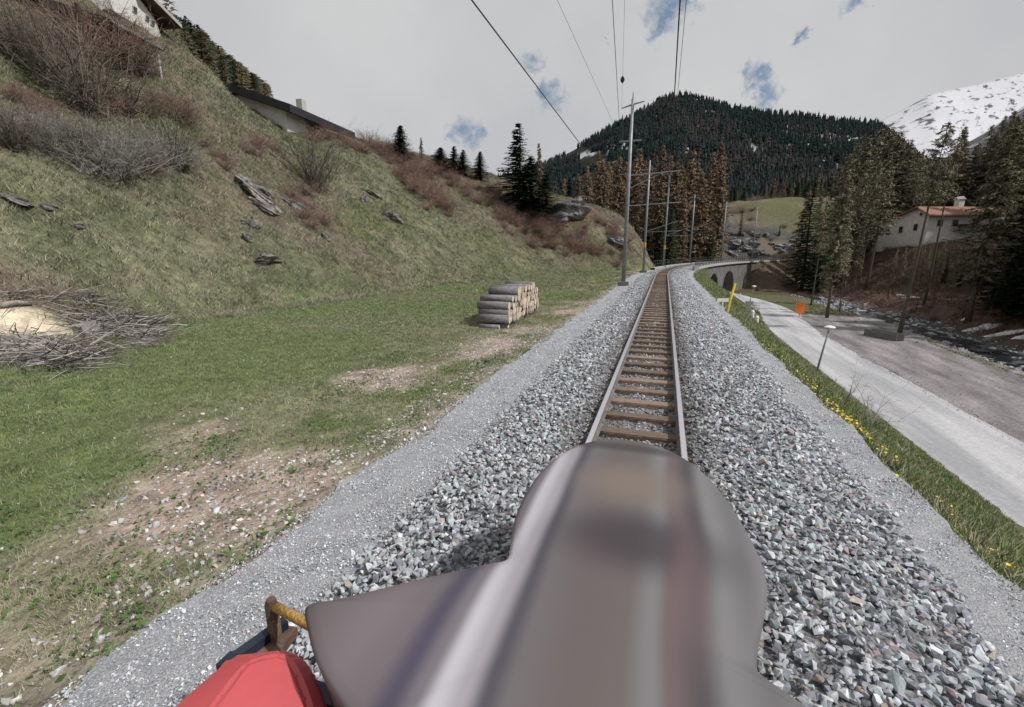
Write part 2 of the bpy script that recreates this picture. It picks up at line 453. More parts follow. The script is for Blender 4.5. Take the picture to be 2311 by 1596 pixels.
quads = np.stack([idx[:-1, :-1].ravel(), idx[:-1, 1:].ravel(), idx[1:, 1:].ravel(), idx[1:, :-1].ravel()], 1)
tag(link_mesh('ground', np_mesh('ground', np.stack([gx, gy, gz], 1), [quads], c, smooth=True), M['ground']), kind='structure')

def sweep(name, prof, s0, s1, ds, mtl, kind='structure', closed=False, smooth=False):
    """prof: list of (d, z); swept along the track"""
    S = np.arange(s0, s1 + ds * .5, ds)
    k = len(prof)
    V = np.array([(*track(s, d), z) for s in S for d, z in prof])
    i = np.arange(len(S) - 1)[:, None] * k
    j = np.arange(k if closed else k - 1)[None, :]
    a = (i + j).ravel(); b = (i + (j + 1) % k).ravel()
    q = np.stack([a, b, b + k, a + k], 1)
    fs = [q]
    if closed:
        fs.append(np.array([list(range(k))[::-1], [(len(S) - 1) * k + m for m in range(k)]]))
    o = link_mesh(name, np_mesh(name, V, fs, smooth=smooth), mtl)
    if kind: tag(o, kind=kind)
    return o
def rough_sweep(name, d0, d1, zf, s0, s1, ds, nd, mtl, amp=.02, sc=.12, edge=.25, shift=None):
    S = np.arange(s0, s1, ds); D = np.linspace(0, 1, nd)
    V = []
    for s in S:
        e0 = (vnoise(s, d0, .8, 41) - .5) * edge + (vnoise(s, d0, .2, 43) - .5) * edge * .5; e1 = (vnoise(s, d1, .8, 42) - .5) * edge + (vnoise(s, d1, .2, 44) - .5) * edge * .5
        for u in D:
            d = d0 + e0 + (d1 + e1 - d0 - e0) * u
            V.append((*track(s, d + (shift(s) if shift else 0)), zf(d)))
    V = np.array(V)
    V[:, 2] += (vnoise(V[:, 0], V[:, 1], sc, 45) - .5) * amp
    i = np.arange(len(S) - 1)[:, None] * nd; j = np.arange(nd - 1)[None, :]
    a = (i + j).ravel()
    o = link_mesh(name, np_mesh(name, V, [np.stack([a, a + 1, a + 1 + nd, a + nd], 1)], smooth=True), mtl)
    return tag(o, kind='structure')
def bz(d):       # top of the coarse ballast
    a = abs(d)
    return -.215 if a < .57 else (-.215 + (a - .57) / .08 * .10 if a < .65 else (-.115 if a < 1.45 else (-.115 - (a - 1.45) / .6 * .23 if d < 0 else -.115 - (a - 1.45) / .85 * .215)))
rough_sweep('ballast_bed', -2.0, 2.36, bz, -6, 150, .25, 26, M['ballast'], amp=.05, sc=.1, edge=.15)
rough_sweep('gravel_path', -3.05, -1.84, lambda d: -.335 - (abs(d) - 2.0) * .05, -6, 80, .2, 12, M['fine_gravel'], amp=.03, sc=.15, edge=.35)
rough_sweep('gravel_shoulder', 2.12, 2.95, lambda d: -.325 - (abs(d) - 2.0) * .06, -6, 67, .2, 10, M['fine_gravel'], amp=.03, sc=.15, edge=.22)
rough_sweep('road', 10.68, 15.3, lambda d: -5.80 - (abs(d - 13.0) / 2) ** 2 * .025, -10, 106, .5, 9, M['asphalt'], amp=.0, sc=2, edge=.07, shift=lambda s: -max(0, (s - 66) / 26) ** 2 * 6.5)
rough_sweep('gravel_lot', 15.15, 23.6, lambda d: -5.826 - (d - 15.2) * .006, -10, 74, .8, 14, M['lot'], amp=.03, sc=3, edge=.9)

# ------------------------------------------------------------------ rails and sleepers
RP = [(-.055, -.135), (.055, -.135), (.055, -.122), (.012, -.108), (.010, -.042), (.033, -.030), (.033, -.006), (.027, 0), (-.027, 0), (-.033, -.006), (-.033, -.030), (-.010, -.042), (-.012, -.108), (-.055, -.122)]
for sgn, lab in ((-1, 'left steel rail of the railway track with a bright worn top'), (1, 'right steel rail of the railway track, shadowed web towards the sleepers')):
    r = sweep('rail', [(sgn * .53 + a, b) for a, b in RP], -6, 150, .6, M['rail_side'], kind=None, closed=True)
    r.data.materials.append(M['rail_top'])
    k = len(RP)
    for i, p in enumerate(r.data.polygons):
        if i % k in (6, 7, 8) and len(p.vertices) == 4: p.material_index = 1
    tag(r, lab, 'rail', 'running rails')
sb = [MB().box((0, 0, -.205), (1.84, .215, .13)).build('sleeper', M['sleeper'], None, bevel=.012).data]
COL.objects.unlink(bpy.data.objects['sleeper']); bpy.data.objects.remove(bpy.data.objects['sleeper'])
SP = .655
sl_s = []
for i in range(-4, 226):
    s = 4.02 + i * SP
    if s < 1.2: continue
    sl_s.append(s)
    o = link_mesh('sleeper', sb[0])
    x, y = track(s)
    o.location = (x, y, random.uniform(-.006, .006)); o.rotation_euler = (random.uniform(-.01, .01), random.uniform(-.006, .006), -heading(s) + random.uniform(-.02, .02))
    tag(o, 'dark brown wooden sleeper crossing under both rails of the track', 'sleeper', 'wooden sleepers under the rails')

# ------------------------------------------------------------------ loose ballast
def hull_proto(seed, n=11, flat=.62):
    r_ = np.random.default_rng(seed)
    p = r_.normal(size=(n, 3)); p /= np.linalg.norm(p, axis=1)[:, None]
    p *= np.array([1.0, .75, flat]) * r_.uniform(.8, 1.15, (n, 1))
    bm = bmesh.new()
    for q in p: bm.verts.new(q)
    bmesh.ops.convex_hull(bm, input=list(bm.verts))
    for v in [v for v in bm.verts if not v.link_faces]: bm.verts.remove(v)
    bmesh.ops.triangulate(bm, faces=bm.faces)
    bm.verts.index_update()
    V = np.array([v.co[:] for v in bm.verts]); Fc = np.array([[v.index for v in f.verts] for f in bm.faces])
    bm.free()
    return V, Fc
STONES = [hull_proto(100 + i, 9 + i % 4) for i in range(12)]
def rotmats(n, tilt=.5):
    a = rng.uniform(0, 2 * np.pi, n); b = rng.normal(0, tilt, n); g = rng.normal(0, tilt, n)
    ca, sa, cb, sb_, cg, sg = np.cos(a), np.sin(a), np.cos(b), np.sin(b), np.cos(g), np.sin(g)
    R = np.empty((n, 3, 3))
    R[:, 0, 0] = ca * cb; R[:, 0, 1] = ca * sb_ * sg - sa * cg; R[:, 0, 2] = ca * sb_ * cg + sa * sg
    R[:, 1, 0] = sa * cb; R[:, 1, 1] = sa * sb_ * sg + ca * cg; R[:, 1, 2] = sa * sb_ * cg - ca * sg
    R[:, 2, 0] = -sb_; R[:, 2, 1] = cb * sg; R[:, 2, 2] = cb * cg
    return R
def scatter_mesh(name, protos, pos, size, cols, mtl, tilt=.5, smooth=False, R=None):
    n = len(pos)
    R = rotmats(n, tilt) if R is None else R
    which = rng.integers(0, len(protos), n)
    Vs = []; Fs = []; Cs = []; off = 0
    for k, (pv, pf) in enumerate(protos):
        m = np.where(which == k)[0]
        if not len(m): continue
        v = np.einsum('nij,vj->nvi', R[m], pv) * size[m][:, None, None] + pos[m][:, None, :]
        Vs.append(v.reshape(-1, 3))
        f = pf[None] + (np.arange(len(m)) * len(pv))[:, None, None] + off
        Fs.append(f.reshape(-1, pf.shape[1]))
        Cs.append(np.repeat(cols[m], len(pv), 0))
        off += len(m) * len(pv)
    return link_mesh(name, np_mesh(name, np.concatenate(Vs), Fs, np.concatenate(Cs), smooth), mtl)
def stone_cols(n):
    base = np.array([[.33, .34, .35], [.23, .235, .25], [.42, .42, .41], [.29, .32, .31], [.27, .22, .21], [.17, .17, .185], [.50, .50, .49], [.34, .29, .24]])
    w = np.array([.26, .2, .16, .17, .06, .09, .04, .02])
    c_ = base[rng.choice(len(base), n, p=w)]
    return c_ * rng.uniform(.85, 1.35, (n, 1)) * np.array([1.2, 1.23, 1.3])
def band(s0, s1, d0, d1, dens):
    n = int((s1 - s0) * abs(d1 - d0) * dens)
    return rng.uniform(s0, s1, n), rng.uniform(d0, d1, n)
SS = []; DD = []; ZZ = []; SZ = []
for s0, s1, dens, sz in ((.2, 6, 620, .033), (6, 12, 430, .036), (12, 24, 260, .042), (24, 45, 130, .05), (45, 85, 50, .06)):
    s, d = band(s0, s1, -2.4, 2.62, dens)
    a = np.abs(d)
    keep = (a < .45) | (a > .60)
    edge = (np.where(d > 0, 2.42, 2.2) + (vnoise(s, d * 0 + np.sign(d), .5, 51) - .5) * .35)
    keep &= (a < edge) | (rng.random(len(s)) < .06)
    ph = ((s - 4.02) / SP + .5) % 1 - .5
    ins = a < .75
    onsl = np.abs(ph) * SP < .125
    inn = a < .56
    keep &= ~(inn & onsl & (rng.random(len(s)) < .985))
    s, d, a, ins = s[keep], d[keep], a[keep], ins[keep]
    z = np.array([bz(q) for q in d]) + rng.uniform(-.01, .03, len(s)) + np.where(ins, .0, .012)
    SS.append(s); DD.append(d); ZZ.append(z); SZ.append(sz * rng.lognormal(-.05, .28, len(s)) * np.where(ins, .8, 1))
SS = np.concatenate(SS); DD = np.concatenate(DD); ZZ = np.concatenate(ZZ); SZ = np.concatenate(SZ)
XY = np.array([track(a, b) for a, b in zip(SS, DD)])
stc = stone_cols(len(SS))
rust = np.exp(-((np.abs(DD) - .53) / .34) ** 2)[:, None] + .25 * (np.abs(DD) < .5)[:, None]; rust = np.clip(rust * 1.15, 0, 1)
stc = stc * (1 - .55 * rust) + np.array([.10, .075, .06]) * .55 * rust
tag(scatter_mesh('ballast_stones', STONES, np.column_stack([XY, ZZ]), SZ, stc, M['stone'], .45), kind='stuff')
# fine grains on the path and the shoulder
SS = []; DD = []; SZ = []
for s0, s1, dens, sz in ((.2, 5, 2300, .0095), (5, 10, 1300, .012), (10, 20, 500, .016), (20, 40, 140, .022)):
    for d0, d1 in ((-3.12, -2.0), (2.05, 2.95)):
        s, d = band(s0, s1, d0, d1, dens)
        SS.append(s); DD.append(d); SZ.append(sz * rng.lognormal(0, .35, len(s)))
SS = np.concatenate(SS); DD = np.concatenate(DD); SZ = np.concatenate(SZ)
XY = np.array([track(a, b) for a, b in zip(SS, DD)])
ZZ = -.335 - (np.abs(DD) - 2.0) * .055 + .006
OCT = [hull_proto(300 + i, 6, .7) for i in range(6)]
tag(scatter_mesh('gravel_grains', OCT, np.column_stack([XY, ZZ]), SZ, stone_cols(len(SS)) * 1.3, M['stone'], .6), kind='stuff')
# ------------------------------------------------------------------ mountains
def loft_mount(name, sil, d_base, d_ridge, z_base, mtl, colfn, nu=160, nv=40, pw=1.25, amp=14, sc=120, lower=0):
    xs = np.array([p[0] for p in sil], float); ys = np.array([p[1] for p in sil], float) + lower
    U = np.linspace(xs[0], xs[-1], nu)
    Yr = np.interp(U, xs, ys)
    vv = np.concatenate([np.linspace(0, 1, nv), [1.06, 1.25]])
    V = np.zeros((len(vv), nu, 3))
    for i, u in enumerate(U):
        r = P(u, Yr[i], d_ridge)
        b = P(u, 560, d_base)
        for j, v in enumerate(vv):
            if v <= 1:
                w = v ** pw
                V[j, i] = (b.x + (r.x - b.x) * v, b.y + (r.y - b.y) * v, z_base + (r.z - z_base) * w)
            else:
                V[j, i] = (b.x + (r.x - b.x) * v, b.y + (r.y - b.y) * v, r.z - (v - 1) * (r.z - z_base) * 2.2)
    fade = np.sin(np.clip(vv, 0, 1) * np.pi)[:, None]
    V[:, :, 2] += (fbm(V[:, :, 0], V[:, :, 1], sc, 61) - .5) * amp * 2 * fade + (fbm(V[:, :, 0], V[:, :, 1], sc / 5, 62) - .5) * amp * .5 * (fade + .15)
    idx = np.arange(len(vv) * nu).reshape(len(vv), nu)
    q = np.stack([idx[:-1, :-1].ravel(), idx[:-1, 1:].ravel(), idx[1:, 1:].ravel(), idx[1:, :-1].ravel()], 1)
    flat = V.reshape(-1, 3)
    vcol = np.repeat(vv, nu)
    ucol = np.tile(U, len(vv))
    o = link_mesh(name, np_mesh(name, flat, [q], colfn(flat, ucol, vcol), smooth=True), mtl)
    tag(o, kind='structure')
    return V, U, vv
MSIL = [(900, 470), (1050, 420), (1100, 400), (1150, 388), (1245, 358), (1330, 312), (1400, 268), (1460, 238), (1500, 214), (1545, 206), (1580, 214), (1640, 233), (1740, 250), (1800, 252), (1900, 266), (1980, 272), (2030, 308), (2080, 348), (2150, 402), (2311, 480), (2450, 520)]
M['mount'] = mat('mountain_ground', (.7, .7, .7), (1.3, 1.3, 1.3), scale=.012, rough=1, attr=True, spec=.05)
def mcol(v, u, t):
    c_ = np.ones((len(v), 1)) * np.array((.034, .033, .026))
    rock = np.exp(-(((u - 1840) / 170) ** 2 + ((t - .72) / .10) ** 2))
    c_ = mixc(c_, (.12, .115, .115), np.clip(rock * 1.6, 0, 1) * sstep(.40, .55, fbm(v[:, 0], v[:, 1], 60, 64)))
    snow = sstep(1420, 1300, u) * sstep(.62, .68, fbm(v[:, 0] * 2, v[:, 2], 50, 65)) * (t > .3) + sstep(.66, .70, fbm(v[:, 0], v[:, 2] * 2, 46, 67)) * (t > .3) * .7
    return mixc(c_, (.6, .62, .66), np.clip(snow, 0, 1))
MV, MU, Mv = loft_mount('wooded_mountain', MSIL, 330, 1400, 12, M['mount'], mcol, lower=8, amp=22)
M['snowrock'] = None
N = NT('snow_and_rock'); b = N.b
tc = N.n('ShaderNodeTexCoord'); mp = N.n('ShaderNodeMapping'); mp0 = N.n('ShaderNodeMapping'); mp0.inputs['Rotation'].default_value = (0, math.radians(33), 0); mp.inputs['Scale'].default_value = (.0045, .0045, .021)
N.l(tc.outputs['Object'], mp0.inputs['Vector']); N.l(mp0.outputs[0], mp.inputs['Vector'])
nz = N.n('ShaderNodeTexNoise'); nz.inputs['Scale'].default_value = 1.0; nz.inputs['Detail'].default_value = 9; nz.inputs['Roughness'].default_value = .68
N.l(mp.outputs[0], nz.inputs['Vector'])
at = N.n('ShaderNodeAttribute'); at.attribute_name = 'col'
ad = N.n('ShaderNodeMath', operation='ADD'); N.l(nz.outputs['Fac'], ad.inputs[0]); N.l(at.outputs['Fac'], ad.inputs[1])
rp = N.n('ShaderNodeValToRGB'); rp.color_ramp.elements[0].position = .545; rp.color_ramp.elements[1].position = .60
rp.color_ramp.elements[0].color = (.56, .57, .61, 1); rp.color_ramp.elements[1].color = (.075, .07, .075, 1)
N.l(ad.outputs[0], rp.inputs['Fac']); N.l(rp.outputs['Color'], b.inputs['Base Color']); b.inputs['Roughness'].default_value = .9
M['snowrock'] = N.m
loft_mount('snowy_mountain', [(1850, 340), (1930, 300), (2000, 266), (2060, 236), (2100, 212), (2200, 192), (2311, 164), (2420, 130), (2600, 120)], 3000, 5200, 350, M['snowrock'], lambda v, u, t: np.zeros((len(v), 3)), nu=60, nv=24, pw=1.0, amp=60, sc=700)
loft_mount('rocky_mountainside', [(2020, 420), (2085, 372), (2130, 348), (2180, 325), (2240, 288), (2311, 240), (2420, 170), (2600, 60)], 900, 2400, 60, M['snowrock'], lambda v, u, t: np.ones((len(v), 1)) * np.array([[1., 1., 1.]]) * np.clip(.30 - np.clip(t - .78, 0, 1) * 1.2, .04, 1)[:, None], nu=60, nv=30, pw=1.1, amp=40, sc=300)

# ------------------------------------------------------------------ overhead line masts
def proj(p):
    """photograph coordinates and depth of a point"""
    v = Vector(p) - Vector((0, 0, CAMZ))
    z = v.y * math.cos(PITCH) - v.z * math.sin(PITCH)
    u = v.y * math.sin(PITCH) + v.z * math.cos(PITCH)
    return 1155.5 + 1040 * v.x / z, 798 - 1040 * u / z, z
def s_at(px, d, z=0, a=5, b_=160):
    S = np.linspace(a, b_, 3000)
    e = [abs(proj((*track(s, d), z))[0] - px) for s in S]
    return S[int(np.argmin(e))]
def z_at(x, y, py):
    """height over (x, y) that the photograph shows at row py"""
    lo, hi = -20, 60
    for _ in range(60):
        m_ = (lo + hi) / 2
        if proj((x, y, m_))[1] > py: lo = m_
        else: hi = m_
    return lo
MASTS = [  # base column, top row, label, arm rows [(upper, lower)], yellow band row
    (1407, 224, 'nearest galvanised overhead line mast, at the left of the track, with two bracket arms', 318, (393, 427, 464), None),
    (1452, 362, 'second overhead line mast along the line, with a yellow band near its foot', 382, (None, 505, 524), 553),
    (1497, 395, 'third overhead line mast along the line, with a yellow band, just before the viaduct', 412, (None, 517, 533), 558),
    (1556, 440, 'fourth overhead line mast, slim and dark against the trees at the start of the viaduct', 446, (None, 505, 519), None),
    (1627, 457, 'fifth overhead line mast, on the viaduct in front of the green slope', 462, (None, 515, 522), None),
    (1697, 468, 'farthest overhead line mast, on the far end of the viaduct', 473, (None, 515, 522), None)]
mast_pts = {}
for i, (bx, ty, lab, ar, (u1, st, lw), yb) in enumerate(MASTS):
    d = -2.62
    s = s_at(bx, d)
    x, y = track(s, d)
    h = heading(s)
    ex, ey = math.cos(h), -math.sin(h)
    root = empty('catenary_mast', (x, y, 0), -h, lab, 'mast', 'overhead line masts along the track')
    top = z_at(x, y, ty)
    fat = .155 if i == 0 else .14
    zb = -1.0
    MB().tube([(0, 0, zb), (0, 0, top * .5), (0, 0, top)], [fat, fat * .86, fat * .62], 12).build('pole', M['galv'], root, smooth=True)
    MB().box((0, 0, -.32), (.75, .75, .5)).build('footing', M['masonry'], root, bevel=.03)
    hz = lambda row: z_at(x, y, row)
    za = hz(ar)
    if i == 0:
        zt = hz(236)
        MB().tube([(-.75, .25, zt - .12), (0, 0, zt), (.78, -.2, zt + .08)], [.035, .06, .035], 6).build('cross_arm', M['galv'], root)
        MB().box((-.05, 0, za), (1.5, .11, .10)).build('cross_arm', M['galv'], root)
        mast_pts['tl'] = (-.75, .25, zt - .12); mast_pts['al'] = (-.72, 0, za); mast_pts['root'] = (x, y, h)
        MB().tube([(0, 0, top), (0, 0, top + .45)], [.05, .03], 6).build('top_pin', M['galv'], root)
    else:
        MB().box((-.05, 0, za), (1.5, .10, .09)).build('cross_arm', M['galv'], root)
    reach = 3.45
    if u1:
        zu = hz(395)
        MB().tube([(0, 0, zu - .05), (reach, 0, zu + .12)], .036, 6).build('bracket_arm', M['galv'], root)
        MB().tube([(0, 0, hz(st)), (2.2, 0, zu + .03)], .03, 6).build('bracket_strut', M['galv'], root)
        zl = hz(lw)
        MB().tube([(0, 0, zl - .03), (reach + .2, 0, zl + .12)], .032, 6).build('registration_arm', M['galv'], root)
        ins = MB()
        for k in range(5): ins.tube([(2.9, 0, zu - .18 - k * .09), (2.9, 0, zu - .24 - k * .09)], [.075, .05], 8)
        ins.build('insulator', M['insul'], root)
        mast_pts['c'] = (2.75, 0, zl); mast_pts['m'] = (2.75, 0, zu - .6)
    else:
        zu = hz(st); zl = hz(lw)
        MB().tube([(0, 0, zl + .05), (reach, 0, zu + .25)], .032, 6).build('bracket_strut', M['galv'], root)
        MB().tube([(0, 0, zl), (reach + .3, 0, zl + .1)], .032, 6).build('registration_arm', M['galv'], root)
        mast_pts[i] = root
    if yb:
        z_ = hz(yb)
        MB().tube([(0, 0, z_ - .28), (0, 0, z_ + .28)], fat * .99 + .006, 12).build('yellow_band', M['amber'], root)
# ------------------------------------------------------------------ wires (each a thin hanging cable)
def mpt(p):
    x, y, h = mast_pts['root']
    return Vector((x + p[0] * math.cos(h) + p[1] * math.sin(h), y - p[0] * math.sin(h) + p[1] * math.cos(h), p[2]))
def wire(lab, end, px0, py0, rad, more=1.35, insul_row=None, dz=0.0, far=()):
    e = Vector(end)
    a = G(px0, py0, e.z + dz)
    back = e + (a - e) * more
    pts = [back, a, a.lerp(e, .5), e] + list(far)
    m = MB().tube(pts, rad, 5)
    o = m.build('overhead_wire', M['wire'])
    tag(o, lab, 'wire', 'overhead wires')
    if insul_row:
        best = min((k / 400 for k in range(401)), key=lambda t: abs(proj(a.lerp(e, t))[1] - insul_row))
        q = a.lerp(e, best); dr = (e - a).normalized()
        b = MB()
        b.tube([q - dr * .55, q - dr * .2, q, q + dr * .2, q + dr * .55], [.03, .1, .13, .1, .03], 10)
        b.build('insulator', M['insul'], o)
farc = [Vector((*track(s, .05), mast_pts['c'][2] - .1)) for s in (58, 75, 92, 110, 128, 145)]
farm = [Vector((*track(s, .05), mast_pts['m'][2] - .4)) for s in (58, 75, 92, 110, 128, 145)]
x1, y1, h1 = mast_pts['root']
wire('leftmost overhead wire, slanting from the top of the sky to the near mast', (x1, y1, z_at(x1, y1, 466)), 1065, 1, .011)
wire('faint overhead wire second from the left in the sky', mpt((-.62, 0, mast_pts['al'][2])), 1258, 1, .006)
wire('dark overhead wire that ends at the long cross arm of the near mast', mpt((-.70, 0, mast_pts['al'][2])), 1382, 1, .012)
wire('thin overhead wire carrying a dark insulator above the near mast', mpt(mast_pts['tl']), 1410, 1, .006, insul_row=180)
wire('contact wire running above the middle of the track, the darkest at the right', mpt(mast_pts['c']), 1535, 1, .011, far=farc)
wire('upper carrying wire above the contact wire, thin and rightmost', mpt(mast_pts['m']), 1549, 1, .006, far=farm)

# ------------------------------------------------------------------ viaduct
vs0 = s_at(1566, 2.5, a=62)
A1 = (s_at(1603, 2.5, a=62), s_at(1624, 2.5, a=62)); A2 = (s_at(1636, 2.5, a=62), s_at(1660, 2.5, a=62))
ve = s_at(1705, 2.5, a=62)
via = empty('stone_viaduct', (*track((vs0 + ve) / 2, 0), -7), 0, 'curved grey stone viaduct carrying the track over the valley on arches', 'viaduct')
bpy.context.view_layer.update()
def vloc(s, d, z):
    o = via.location; x, y = track(s, d); return (x - o.x, y - o.y, z - o.z)
arches = [A1, A2]

wl = MB()
for dd in (2.55, -2.55):
    # wall columns with the arch cut out
    S = np.arange(vs0, ve + 22, .35)
    def under(s):
        for a, b_ in arches:
            if a <= s <= b_:
                r = (b_ - a) / 2; t = (s - (a + b_) / 2) / r
                return -4.4 + 2.7 * math.sqrt(max(0, 1 - t * t))
        return -9.0
    for s, s2 in zip(S[:-1], S[1:]):
        z1_, z2_ = under(s), under(s2)
        if (z1_ == -9) != (z2_ == -9): z1_ = z2_ = min(max(z1_, z2_), -4.4) if max(z1_, z2_) > -9 else -9
        wl.add([vloc(s, dd, z1_), vloc(s2, dd, z2_), vloc(s2, dd, -.42), vloc(s, dd, -.42)], [(0, 1, 2, 3)])
for a, b_ in arches:
    T_ = np.linspace(-1, 1, 15)
    pr = [((a + b_) / 2, 0)]
    pts = [(a, -9.0)] + [((a + b_) / 2 + t * (b_ - a) / 2, -4.4 + 2.7 * math.sqrt(max(0, 1 - t * t))) for t in T_] + [(b_, -9.0)]
    for (s, z), (s2, z2) in zip(pts[:-1], pts[1:]):
        wl.add([vloc(s, 2.55, z), vloc(s2, 2.55, z2), vloc(s2, -2.55, z2), vloc(s, -2.55, z)], [(0, 1, 2, 3)])
wl.build('arched_wall', M['masonry'], via)
M['concrete'] = mat('concrete', (.34, .335, .32), (.46, .455, .44), scale=2, rough=.9, bump=.2)
M['darksteel'] = mat('dark_steel', (.05, .052, .055), (.08, .08, .085), scale=5, rough=.6)
for dd in (2.62, -2.62):
    cp = MB()
    S = np.arange(vs0, ve + 22, .8)
    for s, s2 in zip(S[:-1], S[1:]):
        for (d1, zz1), (d2, zz2) in (((dd - .3, -.1), (dd + .3, -.1)), ((dd + .3, -.1), (dd + .3, -.38)), ((dd + .3, -.38), (dd - .3, -.38)), ((dd - .3, -.38), (dd - .3, -.1))):
            cp.add([vloc(s, d1, zz1), vloc(s2, d1, zz1), vloc(s2, d2, zz2), vloc(s, d2, zz2)], [(0, 1, 2, 3)])
    cp.build('coping', M['concrete'], via)
    rl = MB()
    for zz in (.35, .78):
        rl.tube([vloc(s, dd, zz) for s in S], .025, 5)
    for s in np.arange(vs0 + .3, ve + 21, 1.6): rl.box(vloc(s, dd, .35), (.06, .06, .95))
    rl.build('railing', M['darksteel'], via)
eb = MB(); eb.box(vloc(vs0 - .1, 2.75, -.25), (.65, .6, 1.0)); eb.build('end_block', M['concrete'], via, bevel=.04)

# ------------------------------------------------------------------ log stack
M['bark'] = mat('grey_bark', (.12, .115, .115), (.27, .26, .265), scale=7, rough=.9, bump=.5, stretch=(1, 5, 5), vary=.3)
M['cutwood'] = mat('sawn_end', (.42, .33, .25), (.66, .55, .43), scale=9, rough=.85, vary=.3, bump=.2)
A = G(1147, 742, -.5); B = G(1217, 701, -.5)
ph = math.atan2(B.x - A.x, B.y - A.y)
PL = (B - A).length
def log(p, r, ln, lab, grp, tilt=0.0, along=False):
    mb = MB(); n = 14
    R_ = [r * random.uniform(.94, 1.06) for _ in range(n)]
    vs = []
    for xx, tp in ((-ln, 1.04), (-ln * .5, 1.0), (0, .97)):
        for k in range(n):
            w = 2 * math.pi * k / n
            vs.append((xx, math.cos(w) * R_[k] * tp, math.sin(w) * R_[k] * tp))
    fs = [(i * n + k, i * n + (k + 1) % n, (i + 1) * n + (k + 1) % n, (i + 1) * n + k) for i in range(2) for k in range(n)]
    fs += [tuple(range(n)), tuple(2 * n + k for k in range(n))]
    o = mb.add(vs, fs).build('log', M['bark'])
    o.data.materials.append(M['cutwood'])
    for q in o.data.polygons:
        if len(q.vertices) == n: q.material_index = 1
        else: q.use_smooth = True
    o.location = p; o.rotation_euler = (random.uniform(0, 6), tilt, -ph + (math.pi / 2 if along else 0) + random.uniform(-.03, .03))
    return tag(o, lab, 'log', grp)
LG = 'logs of the stack on the meadow'
fx, fy = math.sin(ph), math.cos(ph); qx, qy = math.cos(ph), -math.sin(ph)
def lp(t, side, z): return (A.x + fx * t + qx * side, A.y + fy * t + qy * side, z)
gzl = Hs(A.x, A.y)
base_z = gzl + .15
for j in range(5):
    t = .16 + (0, .10, .16, .62, 1.15)[j]
    first = True
    z = base_z + .155 + j * .228
    end = PL - (.05, .12, .25, .45, .9)[j]
    while t < end:
        r = random.choice((.165, .155, .14, .13, .115, .10)) if not (first and j < 3) else (.165, .15, .155)[j]
        lab = 'cut log with a pale sawn end lying among the others in the log stack'
        if first and j < 3: lab = ('lowest thick grey log at the near end of the stack, on short timbers', 'second grey log up at the near end of the log stack', 'third grey log up at the near end of the log stack')[j]
        log(lp(t, random.uniform(-.05, .05), z + random.uniform(-.02, .02) + (r - .14) * .5), r, 1.18 + random.uniform(-.06, .06), lab, LG)
        t += r * 2 * .97 + random.uniform(0, .012)
        first = False
for t, sd_ in ((.0, -.32), (.2, -.05)):
    log(lp(t, sd_, gzl + .07), .085, .75, ('short dark timber under the near end of the log stack, toward the slope', 'short reddish timber under the near end of the log stack, next to its sawn ends')[t > .1], LG)
for sd_, lab in ((-.2, 'long thin timber the log stack lies on, under its sawn ends'), (-.95, 'long thin timber the log stack lies on, under its hidden ends')):
    mb = MB().tube([lp(.35, sd_, gzl + .06), lp(PL, sd_, gzl + .06)], .08, 8); tag(mb.build('timber', M['bark']), lab, 'timber', 'timbers under the log stack')

# ------------------------------------------------------------------ road furniture
M['white'] = mat('white_enamel', (.72, .72, .72), (.8, .8, .8), scale=5, rough=.4)
M['orange'] = mat('orange_panel', (.82, .19, .035), (.9, .24, .05), scale=3, rough=.5)
M['redpaint'] = mat('red_paint', (.5, .03, .03), rough=.5)
def road_lamp(bx, by, tx, ty, lab):
    p, _ = hit(bx, by)
    h = z_at(p.x, p.y, ty) - p.z
    r = empty('road_lamp', p, 0, lab, 'lamp', 'lamps on the bank along the road')
    lean = P(tx, ty, proj((p.x, p.y, p.z + h))[2]) - p
    lean.z = h
    MB().tube([(0, 0, -.2), lean * .5, lean], [.055, .045, .035], 8).build('post', M['galv'], r, smooth=True)
    k = h / 3.4
    top = lean
    MB().tube([top + Vector((0, 0, -.30 * k)), top + Vector((0, 0, -.05 * k))], [.08 * k, .15 * k], 12).build('lamp_glass', M['white'], r, smooth=True)
    MB().tube([top + Vector((0, 0, -.05 * k)), top + Vector((0, 0, 0)), top + Vector((0, 0, .07 * k)), top + Vector((0, 0, .11 * k))], [.37 * k, .36 * k, .24 * k, .05 * k], 20).build('lamp_shade', M['white'], r, smooth=False)
road_lamp(1842, 840, 1873, 738, 'road lamp with a flat white shade standing on the bank beside the bare bush')
road_lamp(1689, 692, 1702, 646, 'distant road lamp with a white shade at the bend of the road')
# yellow marker post
p, tt = hit(1640, 706)
tp_ = P(1659, 640, tt * 1.0)
r = empty('marker_post', p, 0, 'leaning yellow marker post on the grass beside the gravel shoulder', 'post')
v = tp_ - p
MB().tube([(0, 0, -.3), v * .45], .042, 8).build('lower_post', M['yellow'], r)
MB().tube([v * .45, v], .052, 8).build('upper_sleeve', M['yellow'], r)
# small white plate near it
p, _ = hit(1630, 693)
tag(MB().box((p.x, p.y, p.z + .32), (.55, .03, .16)).box((p.x, p.y, p.z + .05), (.05, .05, .6)).build('small_sign', M['white']), 'small white plate on a short peg in the grass near the yellow post', 'sign')
